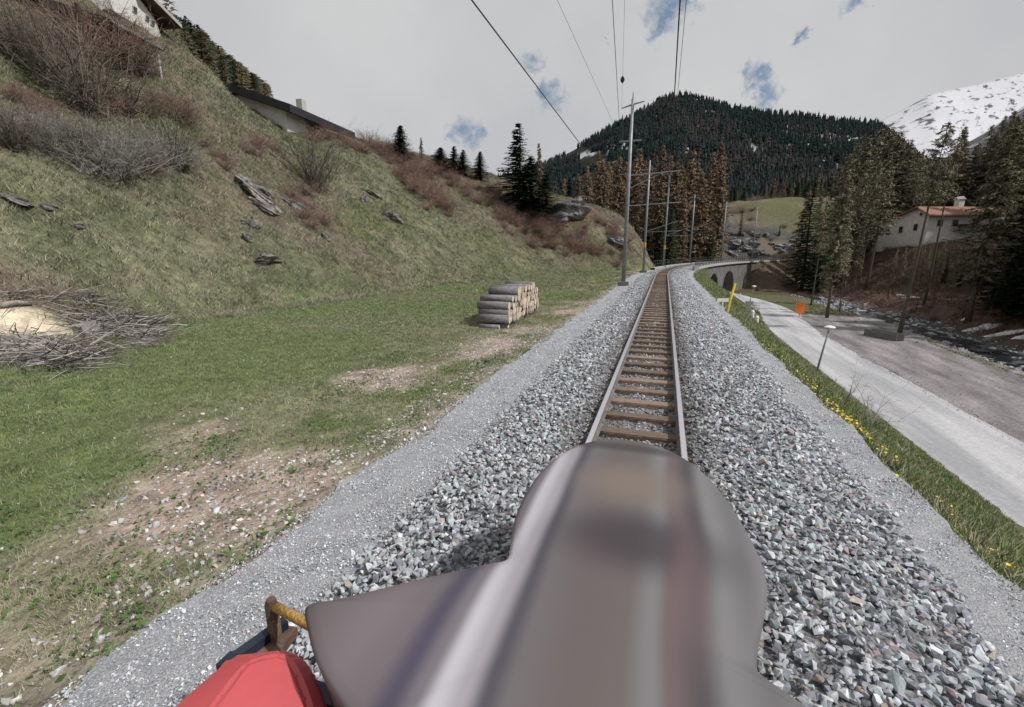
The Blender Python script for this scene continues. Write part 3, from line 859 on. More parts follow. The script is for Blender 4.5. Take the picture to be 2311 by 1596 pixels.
# orange board
p, tt = hit(1803, 717)
zt = z_at(p.x, p.y, 684); zb_ = z_at(p.x, p.y, 706)
r = empty('orange_sign', p, math.radians(-12), 'blank orange road works board at the far side of the road', 'sign')
w_ = 20 / 1040 * proj(p)[2]
MB().box((.0, -.06, (zt + zb_) / 2 - p.z), (w_, .03, zt - zb_)).build('board', M['orange'], r, bevel=.008)
fr = MB(); hh = (zt - zb_)
for sx in (-1, 1): fr.box((sx * w_ / 2, -.06, (zt + zb_) / 2 - p.z), (.035, .05, hh + .03))
for sz in (-1, 1): fr.box((0, -.06, (zt + zb_) / 2 - p.z + sz * hh / 2), (w_ - .04, .05, .035))
fr.build('frame', mat('orange_frame', (.75, .30, .16), rough=.5), r)
MB().box((0, 0, (zb_ - p.z) / 2 + .2), (.07, .07, zb_ - p.z + .6)).build('post', M['galv'], r)
# triangular warning sign
p, _ = hit(1792, 702)
zt = z_at(p.x, p.y, 669); zb_ = z_at(p.x, p.y, 680)
r = empty('warning_sign', p, math.radians(-15), 'red and white triangular warning sign left of the orange board', 'sign')
k = (zt - zb_)
def tri(sc, yy): return [Vector((-.58 * k * sc, yy, zb_ - p.z + k * .35 * (1 - sc))), Vector((.58 * k * sc, yy, zb_ - p.z + k * .35 * (1 - sc))), Vector((0, yy, zb_ - p.z + k * .35 * (1 - sc) + k * sc))]
MB().poly_prism(tri(1, 0), (0, .02, 0)).build('red_border', M['redpaint'], r)
MB().poly_prism(tri(.66, -.012), (0, .01, 0)).build('white_panel', M['white'], r)
sy = MB(); sy.box((0, -.02, zb_ - p.z + k * .40), (.10 * k, .012, .22 * k)); sy.box((0, -.02, zb_ - p.z + k * .25), (.28 * k, .012, .07 * k)); sy.build('symbol', M['insul'], r)
MB().tube([(0, .06, -.3), (0, .06, zt - p.z)], .04, 8).build('post', M['galv'], r)
# plates seen from behind at the road edge
p, _ = hit(1688, 712)
r = empty('traffic_sign', p, math.radians(-8), 'grey back of a round sign under a rectangular plate at the near road edge', 'sign')
q = lambda row: z_at(p.x, p.y, row) - p.z
pxm = proj(p)[2] / 1040
MB().box((0, 0, (q(680) + q(688)) / 2), (17 * pxm, .03, q(680) - q(688))).build('upper_plate', M['galv'], r)
n = 20; cz = q(696); rr_ = 6.5 * pxm
MB().poly_prism([Vector((math.cos(2 * math.pi * k / n) * rr_, 0, cz + math.sin(2 * math.pi * k / n) * rr_)) for k in range(n)], (0, .03, 0)).build('round_plate', M['galv'], r)
MB().tube([(0, .05, -.3), (0, .05, q(679))], .045, 8).build('post', M['galv'], r)
for px_, py_, hh_, lab in ((1697, 716, .75, 'stubby white kerb stone under the back of the round sign'), (1707, 727, .6, 'stubby grey white kerb stone nearer along the road edge than the sign'), (1670, 674, .95, 'white delineator post with a round top at the far end of the road')):
    p, _ = hit(px_, py_)
    o = MB().tube([(0, 0, -.2), (0, 0, hh_ * .8), (0, 0, hh_)], [.2 if hh_ < .9 else .09, .19 if hh_ < .9 else .085, .12 if hh_ < .9 else .05], 10).build('marker_stone', M['white'], None, smooth=False)
    o.location = p; tag(o, lab, 'marker', 'white markers along the road')
# long grey trough by the stream
a_, _ = hit(1957, 757); b2, _ = hit(2031, 771)
mid = (a_ + b2) / 2; ang = math.atan2(b2.y - a_.y, b2.x - a_.x); ln = (b2 - a_).length
r = empty('timber_trough', mid, ang, 'long low grey box lying at the edge of the gravel lot by the stream', 'trough')
M['greywood'] = mat('weathered_wood', (.13, .125, .13), (.24, .235, .24), scale=3, rough=.9, bump=.3, stretch=(1, 12, 12))
t_ = MB(); t_.box((0, -.42, .3), (ln, .09, .75)); t_.box((0, .42, .3), (ln, .09, .75)); t_.box((0, 0, .05), (ln - .02, .74, .1)); t_.build('trough_wall', M['greywood'], r, bevel=.015)
for sx in (-1, 1): MB().box((sx * (ln / 2 - .05), 0, .28), (.12, .73, .62)).build('end_board', M['darksteel'], r)
# ------------------------------------------------------------------ trees
M['spruce'] = mat('spruce_needles', (.8, .8, .8), (1.25, 1.25, 1.2), scale=1.5, rough=.8, attr=True, vary=.3, spec=.1, up=.5)
M['larch'] = mat('larch_twigs', (.8, .8, .8), (1.25, 1.25, 1.2), scale=1.5, rough=.9, attr=True, vary=.25, spec=.05, up=.55)
M['trunk'] = mat('conifer_bark', (.055, .045, .038), (.15, .125, .105), scale=5, rough=.95, bump=.5, stretch=(3, 3, .6))
M['twig'] = mat('shrub_twigs', (.8, .8, .8), (1.2, 1.2, 1.2), scale=3, rough=.9, attr=True, spec=.05, up=.4)
class TB:
    def __init__(s): s.v = []; s.c = []
    def tri(s, p0, p1, p2, col): s.v += [p0, p1, p2]; s.c += [col, col, col]
    def mesh(s, name, mtl):
        V = np.array(s.v, dtype=np.float32); f = np.arange(len(V)).reshape(-1, 3)
        me = np_mesh(name, V, [f], np.array(s.c, dtype=np.float32)); me.materials.append(mtl); return me
def trunk_mesh(h, r, seed, lean=.0):
    r_ = np.random.default_rng(seed)
    pts = [(math.sin(t * 4 + seed) * .012 * h * t + lean * h * t * t, math.cos(t * 3 + seed) * .01 * h * t, h * t - (.4 if t == 0 else 0)) for t in np.linspace(0, 1, 9)]
    return pts, [r * (1.25 if i == 0 else 1) * (1 - .93 * i / 8) for i in range(9)]
def make_spruce(seed, h, R, ragged=.25, cols=((.034, .058, .028), (.050, .080, .036), (.072, .10, .046)), gap=.06, bare=.05):
    r_ = np.random.default_rng(seed); tb = TB()
    z = h * .985
    while z > h * bare:
        t = 1 - z / h
        L = R * (t ** .8) * r_.uniform(1 - ragged, 1 + ragged * .4) + .12
        nb = 5 if t < .15 else 8
        a0 = r_.uniform(0, 6.3)
        for k in range(nb):
            if r_.random() < gap: continue
            a = a0 + 6.283 * k / nb + r_.uniform(-.3, .3)
            l = L * r_.uniform(.65, 1.12)
            dx, dy = math.cos(a), math.sin(a)
            n = max(3, int(l / .30))
            droop = r_.uniform(.25, .5) * (.4 + t)
            for i in range(n):
                u = (i + .6) / n
                px, py, pz = dx * l * u, dy * l * u, z - droop * l * u + .22 * l * u * u
                col = cols[r_.integers(0, 3)]
                g = r_.uniform(.8, 1.25); col = (col[0] * g, col[1] * g, col[2] * g)
                for q in (-1, 1, 0):
                    b = a + q * r_.uniform(.5, 1.1)
                    ln = r_.uniform(.35, .62) * (1.1 - .45 * u) * (.6 + .5 * min(1, t * 2.5))
                    ex, ey = math.cos(b), math.sin(b)
                    w = r_.uniform(.07, .13)
                    hz_ = r_.uniform(-.30, .02) * ln
                    tb.tri((px - ey * w, py + ex * w, pz + r_.uniform(-.04, .08)), (px + ey * w, py - ex * w, pz - r_.uniform(0, .16)), (px + ex * ln, py + ey * ln, pz + hz_), col)
        z -= h * .0165 * r_.uniform(.7, 1.3) * (1 + .5 * t)
    tr = MB().tube(*trunk_mesh(h * .97, h * .0125, seed), n=7).build('trunk', M['trunk'], None, smooth=True)
    td = tr.data; bpy.data.objects.remove(tr)
    return tb.mesh('crown', M['spruce']), td, h
def make_larch(seed, h, R, cols, dens=1.0, bare=.22, tw=1.0):
    r_ = np.random.default_rng(seed); tb = TB()
    pts, rad = trunk_mesh(h, h * .0098 + .04, seed)
    tp = [Vector(p) for p in pts]
    def trunk_at(z):
        u = min(max(z / h, 0), 1) * 8; i = min(int(u), 7)
        return tp[i].lerp(tp[i + 1], u - i)
    z = h * bare
    while z < h * .99:
        t = (z / h - bare) / (1 - bare)
        L = R * max(.07, (1 - t) ** .62) * r_.uniform(.55, 1.1) * min(1, .45 + t * 3)
        nb = r_.integers(2, 4)
        for _ in range(nb):
            a = r_.uniform(0, 6.283); l = L * r_.uniform(.6, 1.1)
            dx, dy = math.cos(a), math.sin(a); o = trunk_at(z)
            up = r_.uniform(-.40, .50)
            cb = np.array(cols[r_.integers(0, len(cols))]) * r_.uniform(.75, 1.15)
            def bp(u): return Vector((o.x + dx * l * u, o.y + dy * l * u, z + up * l * u - .18 * l * u * u))
            w = .022 + .012 * l
            e = bp(1); m_ = bp(.5)
            for ww in ((dy * w, -dx * w, 0), (0, 0, w)):
                W_ = Vector(ww)
                tb.tri(o - W_, o + W_, m_ + W_ * .5, tuple(cb * .6)); tb.tri(m_ + W_ * .6, m_ - W_ * .6, e, tuple(cb * .7))
            n = int(l * 8 * dens) + 4
            for i in range(n):
                u = r_.uniform(.12, 1); p = bp(u)
                b = a + r_.choice((-1, 1)) * r_.uniform(.4, 1.3)
                ln = r_.uniform(.25, .7) * (1.15 - .5 * u)
                q = Vector((math.cos(b) * ln, math.sin(b) * ln, r_.uniform(-.85, .55) * ln))
                ww = Vector((-math.sin(b), math.cos(b), r_.uniform(-.8, .8))) * r_.uniform(.03, .07) * tw
                c_ = tuple(np.array(cols[r_.integers(0, len(cols))]) * r_.uniform(.75, 1.3))
                tb.tri(p - ww, p + ww, p + q, c_)
                p2 = p + q * r_.uniform(.3, .8); q2 = Vector((q.y, -q.x, q.z)) * r_.choice((-.5, .5))
                tb.tri(p2 - Vector((0, 0, .045 * tw)), p2 + Vector((0, 0, .045 * tw)), p2 + q2, c_)
        z += h * .0095 * r_.uniform(.6, 1.4)
    tr = MB().tube(pts, rad, n=7).build('trunk', M['trunk'], None, smooth=True)
    td = tr.data; bpy.data.objects.remove(tr)
    return tb.mesh('crown', M['larch']), td, h
OLIVE = ((.26, .225, .155), (.21, .20, .125), (.29, .25, .185), (.20, .18, .135))
RUSSET = ((.27, .185, .13), (.23, .175, .115), (.30, .20, .145), (.20, .165, .115))
SPR = [make_spruce(1, 18, 3.1), make_spruce(2, 20, 3.4, .32), make_spruce(3, 16, 3.4, .4), make_spruce(4, 22, 3.2, .3, gap=.12)]
SPO = make_spruce(5, 17, 3.0, .5, gap=.28, bare=.02)
LRO = [make_larch(11, 24, 4.6, OLIVE, 2.4, .16, 1.35), make_larch(12, 26, 4.4, OLIVE, 2.4, .2, 1.35), make_larch(13, 22, 5.0, OLIVE, 2.5, .08, 1.35), make_larch(14, 25, 4.2, OLIVE, 2.2, .26, 1.35)]
LRR = [make_larch(21, 24, 4.6, RUSSET, 2.6, .04, 1.9), make_larch(22, 26, 3.3, RUSSET, 2.6, .05, 1.9), make_larch(23, 22, 4.6, RUSSET, 2.6, .04, 1.9)]
LRF = [make_larch(31, 24, 4.4, OLIVE, 1.7, .42, 1.35), make_larch(32, 22, 4.6, OLIVE, 1.7, .36, 1.35), make_larch(33, 26, 4.2, OLIVE, 1.6, .48, 1.35)]
LRH = make_larch(34, 25, 4.0, OLIVE, 1.6, .63, 1.35)
def plant(name, proto, p, h, lab, group=None, wide=1.0, lean=0.0, cat='tree'):
    crown, trunk, ph_ = proto
    r = empty(name, p, random.uniform(0, 6.28), lab, cat, group)
    k = h / ph_
    r.scale = (k * wide, k * wide, k)
    if lean: r.rotation_euler = (random.uniform(-.03, .03), lean, 0)
    link_mesh('trunk', trunk, None, r); link_mesh('crown', crown, None, r)
    return r
def plant_px(name, proto, x, top, base, lab, group=None, wide=1.0, lean=0.0, depth=None):
    if depth:
        q = P(x, base, depth); p = Vector((q.x, q.y, Hs(q.x, q.y)))
    else: p, _ = hit(x, base)
    h = z_at(p.x, p.y, top) - p.z
    return plant(name, proto, p, max(h, 2), lab, group, wide, lean)
# spruces and larches of the skyline and of the knoll
SK = 'trees on the crest of the slope'
plant_px('spruce', SPR[0], 908, 283, 366, 'dark pointed spruce on the crest just right of the long dark-roofed house', SK, 3.10)
plant_px('larch', LRR[0], 952, 310, 372, 'thin bare larch on the crest beside the dark pointed spruce', SK)
plant_px('spruce', SPR[2], 996, 333, 388, 'bushy round-topped spruce on the crest, leftmost of a tight trio', SK, 4.03)
plant_px('spruce', SPO, 1027, 330, 394, 'ragged spruce in the middle of the tight trio on the crest', SK, 3.10)
plant_px('spruce', SPO, 1047, 338, 398, 'small spruce, rightmost of the tight trio on the crest', SK, 3.26)
plant_px('spruce', SPR[0], 1085, 342, 407, 'lone symmetrical little spruce standing on the crest against the sky', SK, 2.94)
plant_px('larch', LRR[1], 1217, 322, 400, 'thin bare larch top rising behind the dark spruces of the knoll', SK, depth=110)
plant_px('spruce', SPO, 1170, 277, 480, 'tallest spruce of the knoll, with open ragged branches against the sky', SK, 2.09)
plant_px('spruce', SPR[2], 1198, 352, 485, 'broad dark spruce in front of the tall ragged spruce of the knoll', SK, 2.94)
plant_px('spruce', SPR[0], 1232, 388, 492, 'broad dark spruce of the knoll next to the grey cliff', SK, 3.10)
plant_px('spruce', SPR[1], 1285, 398, 470, 'short spruce standing on top of the grey cliff', SK, 1.5, depth=95)
# russet larches behind the masts
LG2 = 'bare russet larches behind the overhead line masts'
for k, (x, top) in enumerate(((1318, 372), (1340, 338), (1365, 365), (1388, 352), (1412, 380), (1432, 335), (1455, 372), (1478, 326), (1500, 352), (1522, 372), (1545, 336), (1568, 388), (1602, 318), (1585, 372), (1300, 392), (1270, 402), (1352, 410), (1405, 420), (1470, 420), (1535, 425), (1575, 440), (1250, 408), (1328, 400), (1352, 362), (1378, 372), (1400, 362), (1420, 356), (1444, 362), (1466, 352), (1490, 372), (1512, 360), (1534, 362), (1556, 366), (1592, 350), (1610, 352), (1310, 430), (1372, 432), (1450, 440))):
    q = 96 + (k * 37 % 50)
    plant_px('larch', LRR[k % 3], x, top, 600, 'bare russet larch in the dense stand behind the overhead line masts', LG2, 1.05, depth=q)
LG3 = 'dark spruces under the russet larches'
for k, (x, top) in enumerate(((1508, 470), (1530, 455), (1550, 470), (1572, 455), (1485, 480), (1430, 490), (1590, 470), (1400, 470), (1460, 500), (1350, 470), (1600, 520))):
    plant_px('spruce', SPR[k % 4], x, top, 600, 'dark spruce below the russet larches behind the masts', LG3, 1.3, depth=98 + (k * 29 % 22))
plant_px('spruce', SPR[1], 1616, 416, 600, 'tall narrow dark spruce at the right end of the russet larches', None, .95, depth=132)
plant_px('spruce', SPR[0], 1670, 468, 536, 'solitary narrow spruce on the rocky bank above the viaduct', None, .8)
plant_px('spruce', SPR[2], 1758, 508, 535, 'small bushy spruce right of the solitary narrow spruce above the viaduct', None, 1.0)
shrub_later = []
LGR = 'trees along the top of the far meadow'
random.seed(9)
for k in range(72):
    x = random.uniform(1632, 1900); q = random.uniform(205, 285)
    if x < 1700 and random.random() < .4: continue
    Q_ = P(x, 470, q); zz = Hs(Q_.x, Q_.y)
    plant('larch' if k % 3 == 0 else 'spruce', LRR[k % 3] if k % 3 == 0 else SPR[k % 4], (Q_.x, Q_.y, zz), random.uniform(11, 19), ('brown bare larch' if k % 3 == 0 else 'dark spruce') + ' in the tree line along the top of the far meadow', LGR, 1.3)
for k in range(16):
    x = random.uniform(1690, 1790); q = random.uniform(185, 225)
    Q_ = P(x, 500, q); shrub_later.append((Q_.x, Q_.y))
# forest on the right
plant_px('larch', LRO[1], 2183, 255, 729, 'tall larch with a pale leaning trunk at the top of the stream bank', None, 1.05, lean=.05)
plant_px('larch', LRH, 2030, 270, 752, 'slim larch behind the long grey box by the stream', None, .8, lean=.03)
plant_px('larch', LRO[3], 1866, 380, 718, 'slim dark-stemmed larch just right of the orange board', None, .9)
plant_px('spruce', SPR[1], 1808, 398, 655, 'tall dark green spruce at the left edge of the wood by the road bend', None, 1.15)
plant_px('spruce', SPR[0], 1842, 455, 660, 'shorter dark green spruce right behind the tall spruce by the road bend', None, 1.3)
plant_px('larch', LRO[2], 1796, 430, 640, 'ragged olive larch left of the tall dark spruce by the road bend', None, .9)
FG = 'trees of the wood on the right slope'
random.seed(5)
def wood(n, t0, t1, d0_, d1_, psp, hsp, hla, las, x0=1835, x1=2480, keep=1.0):
    cnt = 0
    for k in range(n * 14):
        if cnt >= n: break
        t = random.uniform(t0, t1); dd = random.uniform(d0_, d1_)
        x = C0[0] + t * UX + dd * RX; y = C0[1] + t * UY + dd * RY
        z = Hs(x, y); px, py, pz = proj((x, y, z))
        if px < x0 or px > x1 or pz < 34: continue
        s_, d_, _ = sd(np.array([x]), np.array([y]))
        if abs(d_[0]) < 9: continue
        sp = random.random() < psp
        if 1955 < px < 2262 and pz < 112: continue
        if dd < 60 and 86 < x < 110 and 58 < y < 84: continue
        cnt += 1
        if sp: plant('spruce', SPR[cnt % 4], (x, y, z), random.uniform(*hsp), 'dark green spruce in the wood on the right slope', FG, random.uniform(1.0, 1.3))
        else: plant('larch', las[cnt % len(las)], (x, y, z), random.uniform(*hla), 'bare olive larch in the wood on the right slope', FG, random.uniform(.95, 1.25), lean=random.uniform(-.03, .06))
for k, (x, top, q) in enumerate(((1868, 372, 112), (1888, 345, 104), (1908, 322, 118), (1925, 305, 108), (1946, 290, 122), (1968, 284, 116), (1990, 300, 124), (2014, 318, 120), (2042, 340, 126), (2072, 352, 124), (2104, 350, 122), (2134, 340, 124), (2164, 322, 120), (2200, 326, 124), (2230, 318, 120), (2252, 290, 90), (2280, 300, 82), (2306, 270, 76), (1895, 410, 108), (1840, 425, 118))):
    plant_px('larch', LRO[k % 4], x, top, 560, 'bare olive larch in the wood on the right slope', FG, 1.05, depth=q)
for k, (x, top, base) in enumerate(((1900, 400, 655), (1938, 360, 640), (1830, 440, 690), (2240, 330, 690))):

    plant_px('larch', LRF[k % 3], x, top, base, 'bare olive larch in the wood on the right slope', FG, .62, lean=.03)
plant_px('larch', LRH, 2085, 300, 690, 'slim high-crowned larch in front of the red-roofed house', None, .7, lean=.03)
wood(9, 30, 118, 35, 47, 0, (12, 16), (14, 22), LRF)
wood(12, 45, 150, 47, 62, .1, (12, 17), (13, 19), LRF)
wood(75, 20, 170, 66, 135, .25, (14, 20), (17, 24), LRO, 1800)
wood(24, 20, 75, 36, 62, .6, (14, 20), (17, 23), LRO, 2230, 2520)
for k in range(26):
    x = random.uniform(1880, 2250); base = random.uniform(600, 715)
    p, t = hit(x, base)
    if t > 120: continue
    top_ = random.uniform(8, 14)
    if 1950 < x < 2265: top_ = min(top_, z_at(p.x, p.y, random.uniform(538, 560)) - p.z)
    if top_ < 2.5: continue
    plant('larch', LRF[k % 3], p, top_, 'thin young larch on the brown slope beyond the stream', FG, .45, lean=random.uniform(-.06, .08))
for k, (x, top, base) in enumerate(((2275, 560, 700), (2240, 600, 690), (2300, 480, 720), (2130, 570, 640), (2165, 590, 652), (2305, 380, 690), (1905, 575, 625), (2225, 560, 655), (2260, 430, 690), (2290, 350, 700))):
    plant_px('spruce', SPR[k % 4], x, top, base, 'young dark spruce low on the slope between the larch trunks', FG, 1.4)

# ------------------------------------------------------------------ far woods
def cone_proto(seed, slim=.2, layers=3, n=6):
    r_ = np.random.default_rng(seed); V = []; Fc = []
    for l in range(layers):
        z0 = l / layers * .85; z1 = min(1, z0 + .42); rr_ = slim * (1 - z0 * .85)
        o = len(V); V.append((0, 0, z1))
        for k in range(n):
            a = 6.283 * k / n + l; q = rr_ * r_.uniform(.55, 1.25)
            V.append((math.cos(a) * q, math.sin(a) * q, z0 + r_.uniform(-.05, .06)))
        for k in range(n): Fc.append((o, o + 1 + k, o + 1 + (k + 1) % n))
    return np.array(V), np.array(Fc)
CON = [cone_proto(i, .19 + .05 * (i % 3)) for i in range(6)]
def up_R(n):
    a = rng.uniform(0, 6.283, n); R = np.zeros((n, 3, 3))
    R[:, 0, 0] = np.cos(a); R[:, 0, 1] = -np.sin(a); R[:, 1, 0] = np.sin(a); R[:, 1, 1] = np.cos(a); R[:, 2, 2] = 1
    return R
def far_cols(n, pl):
    g = np.array([.019, .029, .029]); br = np.array([.042, .038, .038])  # bluish cast stands for distance haze, mixed into the tree colours
    m = (rng.random(n) < pl)[:, None]
    return (np.where(m, br, g)) * rng.uniform(.7, 1.35, (n, 1))
M['farwood'] = mat('far_wood', (.8, .8, .8), (1.2, 1.2, 1.2), scale=.05, rough=1, attr=True, spec=.02, up=.3)
nm = 22000
jj = rng.random(nm) ** .8 * (len(Mv) - 3.001); ii = rng.uniform(0, MV.shape[1] - 1.001, nm)
j0 = jj.astype(int); i0 = ii.astype(int); fj = (jj - j0)[:, None]; fi = (ii - i0)[:, None]
pos = (MV[j0, i0] * (1 - fi) + MV[j0, i0 + 1] * fi) * (1 - fj) + (MV[j0 + 1, i0] * (1 - fi) + MV[j0 + 1, i0 + 1] * fi) * fj
uu = np.interp(ii, np.arange(len(MU)), MU); tv = jj / (len(Mv) - 3)
rock = np.exp(-(((uu - 1840) / 150) ** 2 + ((tv - .72) / .09) ** 2))
keep = rng.random(nm) > rock * .75
keep &= ~((uu < 1400) & (fbm(pos[:, 0], pos[:, 2], 60, 71) > .60))
keep &= (uu > 1000) & (uu < 2330)
pos = pos[keep]; uu = uu[keep]
nm = len(pos)
pl = np.clip(.18 + (fbm(pos[:, 0], pos[:, 2], 160, 72) - .5) * 2.4, .03, .85)
cols = far_cols(nm, pl)
pos[:, 2] -= 1
tag(scatter_mesh('mountain_forest', CON, pos, rng.uniform(11, 22, nm), cols, M['farwood'], R=up_R(nm)), kind='stuff')
# wood on the hillside above the crest on the left
def low_tree(seed, larch):
    r_ = np.random.default_rng(seed); V = []; Fc = []
    for k in range(150):
        t = r_.random() ** .8; z = .08 + .92 * t
        R_ = (.17 if larch else .16) * (1 - t) ** .8 + .008
        a = r_.uniform(0, 6.283); q = R_ * r_.uniform(.1, 1)
        p = np.array([math.cos(a) * q, math.sin(a) * q, z]); b = a + r_.uniform(-1, 1)
        ln = r_.uniform(.03, .07); w = r_.uniform(.004, .010) if larch else r_.uniform(.010, .02)
        o = len(V)
        V += [p + [-math.sin(b) * w, math.cos(b) * w, .01], p - [-math.sin(b) * w, math.cos(b) * w, .012], p + [math.cos(b) * ln, math.sin(b) * ln, r_.uniform(-.03, .015)]]
        Fc.append((o, o + 1, o + 2))
    o = len(V); V += [np.array([-.008, 0, -.02]), np.array([.008, 0, -.02]), np.array([0, 0, .97])]; Fc.append((o, o + 1, o + 2))
    o = len(V); V += [np.array([0, -.008, -.02]), np.array([0, .008, -.02]), np.array([0, 0, .97])]; Fc.append((o, o + 1, o + 2))
    return np.array(V), np.array(Fc)
LOWT = [low_tree(i, i % 4 != 3) for i in range(8)]
n_ = 3600
s_ = rng.uniform(36, 230, n_); d_ = -rng.uniform(84, 150, n_)
XY = np.array([track(a, b) for a, b in zip(s_, d_)])
k_ = np.array([proj((a, b, 25))[0] < 628 for a, b in XY])
XY = XY[k_]; zz = H(XY[:, 0], XY[:, 1]); hh = rng.uniform(12, 18, len(XY)); ok = np.ones(len(XY), bool)
for k in range(len(XY)):
    for _ in range(12):
        q_ = proj((XY[k, 0], XY[k, 1], zz[k] + hh[k]))
        if q_[1] >= np.interp(q_[0], [330, 395, 450, 500, 550, 600, 640], [-90, 0, 60, 110, 152, 188, 232]) - 4: break
        hh[k] *= .9
    ok[k] = hh[k] > 5.2
XY, zz, hh = XY[ok], zz[ok], hh[ok]; n_ = len(XY)
cols = np.where((rng.random(n_) < .6)[:, None], np.array([.10, .085, .055]), np.array([.028, .042, .026])) * rng.uniform(.6, 1.4, (n_, 1))
tag(scatter_mesh('hillside_forest', LOWT, np.column_stack([XY, zz]), hh, cols, M['farwood'], R=up_R(n_)), kind='stuff')

# ------------------------------------------------------------------ bare shrubs
def make_shrub(seed, h, spread, stems, cols, thick=.018, twigs=7, arch=.25):
    r_ = np.random.default_rng(seed); tb = TB()
    def strip(pts, w, col):
        for a, b_, wa, wb in zip(pts[:-1], pts[1:], w[:-1], w[1:]):
            dv = (b_ - a).normalized(); s1 = dv.orthogonal().normalized(); s2 = dv.cross(s1)
            A_ = [a + (s1 * math.cos(q) + s2 * math.sin(q)) * wa for q in (0, 2.09, 4.19)]
            B_ = [b_ + (s1 * math.cos(q) + s2 * math.sin(q)) * wb for q in (0, 2.09, 4.19)]
            for q in range(3):
                tb.tri(A_[q], A_[(q + 1) % 3], B_[(q + 1) % 3], col); tb.tri(A_[q], B_[(q + 1) % 3], B_[q], col)
    def grow(p, dv, ln, w, lvl):
        pts = [p]; ws = [w]; d_ = dv.copy(); n = 5 if lvl == 0 else 3
        for i in range(n):
            d_ = (d_ + Vector(r_.normal(0, .16, 3)) + Vector((0, 0, -arch * .12 if lvl else .04))).normalized()
            pts.append(pts[-1] + d_ * ln / n); ws.append(w * (1 - .8 * (i + 1) / n))
        strip(pts, ws, tuple(np.array(cols[r_.integers(0, len(cols))]) * r_.uniform(.7, 1.3)))
        if lvl < 2:
            for _ in range(twigs if lvl == 0 else max(2, twigs // 2)):
                i = r_.integers(1, len(pts) - 1) if lvl == 0 else r_.integers(1, len(pts))
                q = (d_ * .7 + Vector(r_.normal(0, .6, 3))).normalized()
                grow(pts[i], q, ln * r_.uniform(.3, .5), max(ws[i] * .6, .004), lvl + 1)
    for _ in range(stems):
        a = r_.uniform(0, 6.283); k = spread * math.sqrt(r_.random())
        dv = Vector((math.cos(a) * k, math.sin(a) * k, 1)).normalized()
        grow(Vector((r_.normal(0, .12), r_.normal(0, .12), -.1)), dv, h * r_.uniform(.6, 1.05), thick * r_.uniform(.7, 1.2), 0)
    return tb.mesh('shrub', M['twig'])
GREYT = ((.22, .21, .19), (.17, .155, .145), (.27, .255, .23)); DARKT = ((.085, .072, .062), (.13, .105, .085), (.15, .135, .11)); REDT = ((.20, .125, .10), (.155, .11, .092), (.23, .165, .135)); OLT = ((.10, .10, .055), (.13, .12, .07), (.085, .08, .05))
SH = {'dark': [make_shrub(41, 4, .75, 30, DARKT, .045, 9), make_shrub(42, 3.8, 1.0, 28, DARKT, .04, 9)],
      'grey': [make_shrub(43, 2, 1.2, 44, GREYT, .022, 8), make_shrub(44, 2, 1.6, 40, GREYT, .02, 8)],
      'red': [make_shrub(45, 1.6, .9, 36, REDT, .016, 7), make_shrub(46, 1.6, 1.2, 34, REDT, .016, 7), make_shrub(49, 1.6, 1.6, 34, REDT, .016, 8)],
      'bank': [make_shrub(50, 1.6, 1.2, 9, GREYT, .014, 6), make_shrub(51, 1.8, 1.6, 8, GREYT, .016, 6)],
      'olive': [make_shrub(47, 3, .75, 44, DARKT, .03, 7), make_shrub(48, 3, .5, 18, OLT, .03, 8)]}
def shrub(kind, i, p, h, lab, group=None, wide=1.0):
    me = SH[kind][i % len(SH[kind])]
    o = link_mesh('bare_shrub', me)
    base = {'dark': 4, 'grey': 2, 'red': 1.6, 'olive': 3, 'bank': 1.7}[kind]
    k = h / base
    o.location = p; o.scale = (k * wide, k * wide, k); o.rotation_euler = (random.uniform(-.1, .1), random.uniform(-.1, .1), random.uniform(0, 6.28))
    return tag(o, lab, 'shrub', group)
def shrub_px(kind, i, x, base, hpx, lab, group=None, wide=1.0):
    p, t = hit(x, base)
    return shrub(kind, i, p, hpx * t / 1040, lab, group, wide)
shrub_px('dark', 0, 205, 262, 215, 'big dark many-stemmed bare thorn bush high on the slope below the balcony house', None, .95)
shrub_px('dark', 1, 120, 205, 215, 'tall dark bare bush at the top left, left of the big thorn bush', None, .9)
shrub_px('dark', 0, 45, 150, 170, 'dark bare bush at the top left corner of the slope', None, .9)
shrub_px('dark', 1, 285, 262, 120, 'lower spreading dark bare bush to the right of the big thorn bush', None, 1.5)
shrub_px('red', 0, 240, 272, 80, 'reddish bare bush at the foot of the big dark thorn bush', None, 1.2)
shrub_px('red', 1, 290, 120, 85, 'reddish-brown bare bush in front of the balcony house', None, 1.5)
shrub_px('red', 0, 225, 95, 90, 'reddish-brown bare bush left of the balcony house, near the top of the picture', None, 1.3)
for k, (x, y, h_) in enumerate(((262, 150, 150), (318, 172, 120), (205, 150, 160), (165, 120, 130))):
    shrub_px('dark' if k % 2 else 'red', k, x, y, h_, ('tall reddish bare bush right in front of the balcony house', 'dark bare bush at the lower right corner of the balcony house', 'tall reddish bare bush at the left end of the balcony house', 'dark bare bush at the top edge of the picture left of the balcony house')[k], None, 1.2)
shrub_px('olive', 1, 420, 388, 165, 'slender forked olive sapling bush on the slope right of the grey thicket')
shrub_px('olive', 0, 712, 432, 140, 'fan-shaped hazel bush with many upright stems in the middle of the slope', None, 1.0)
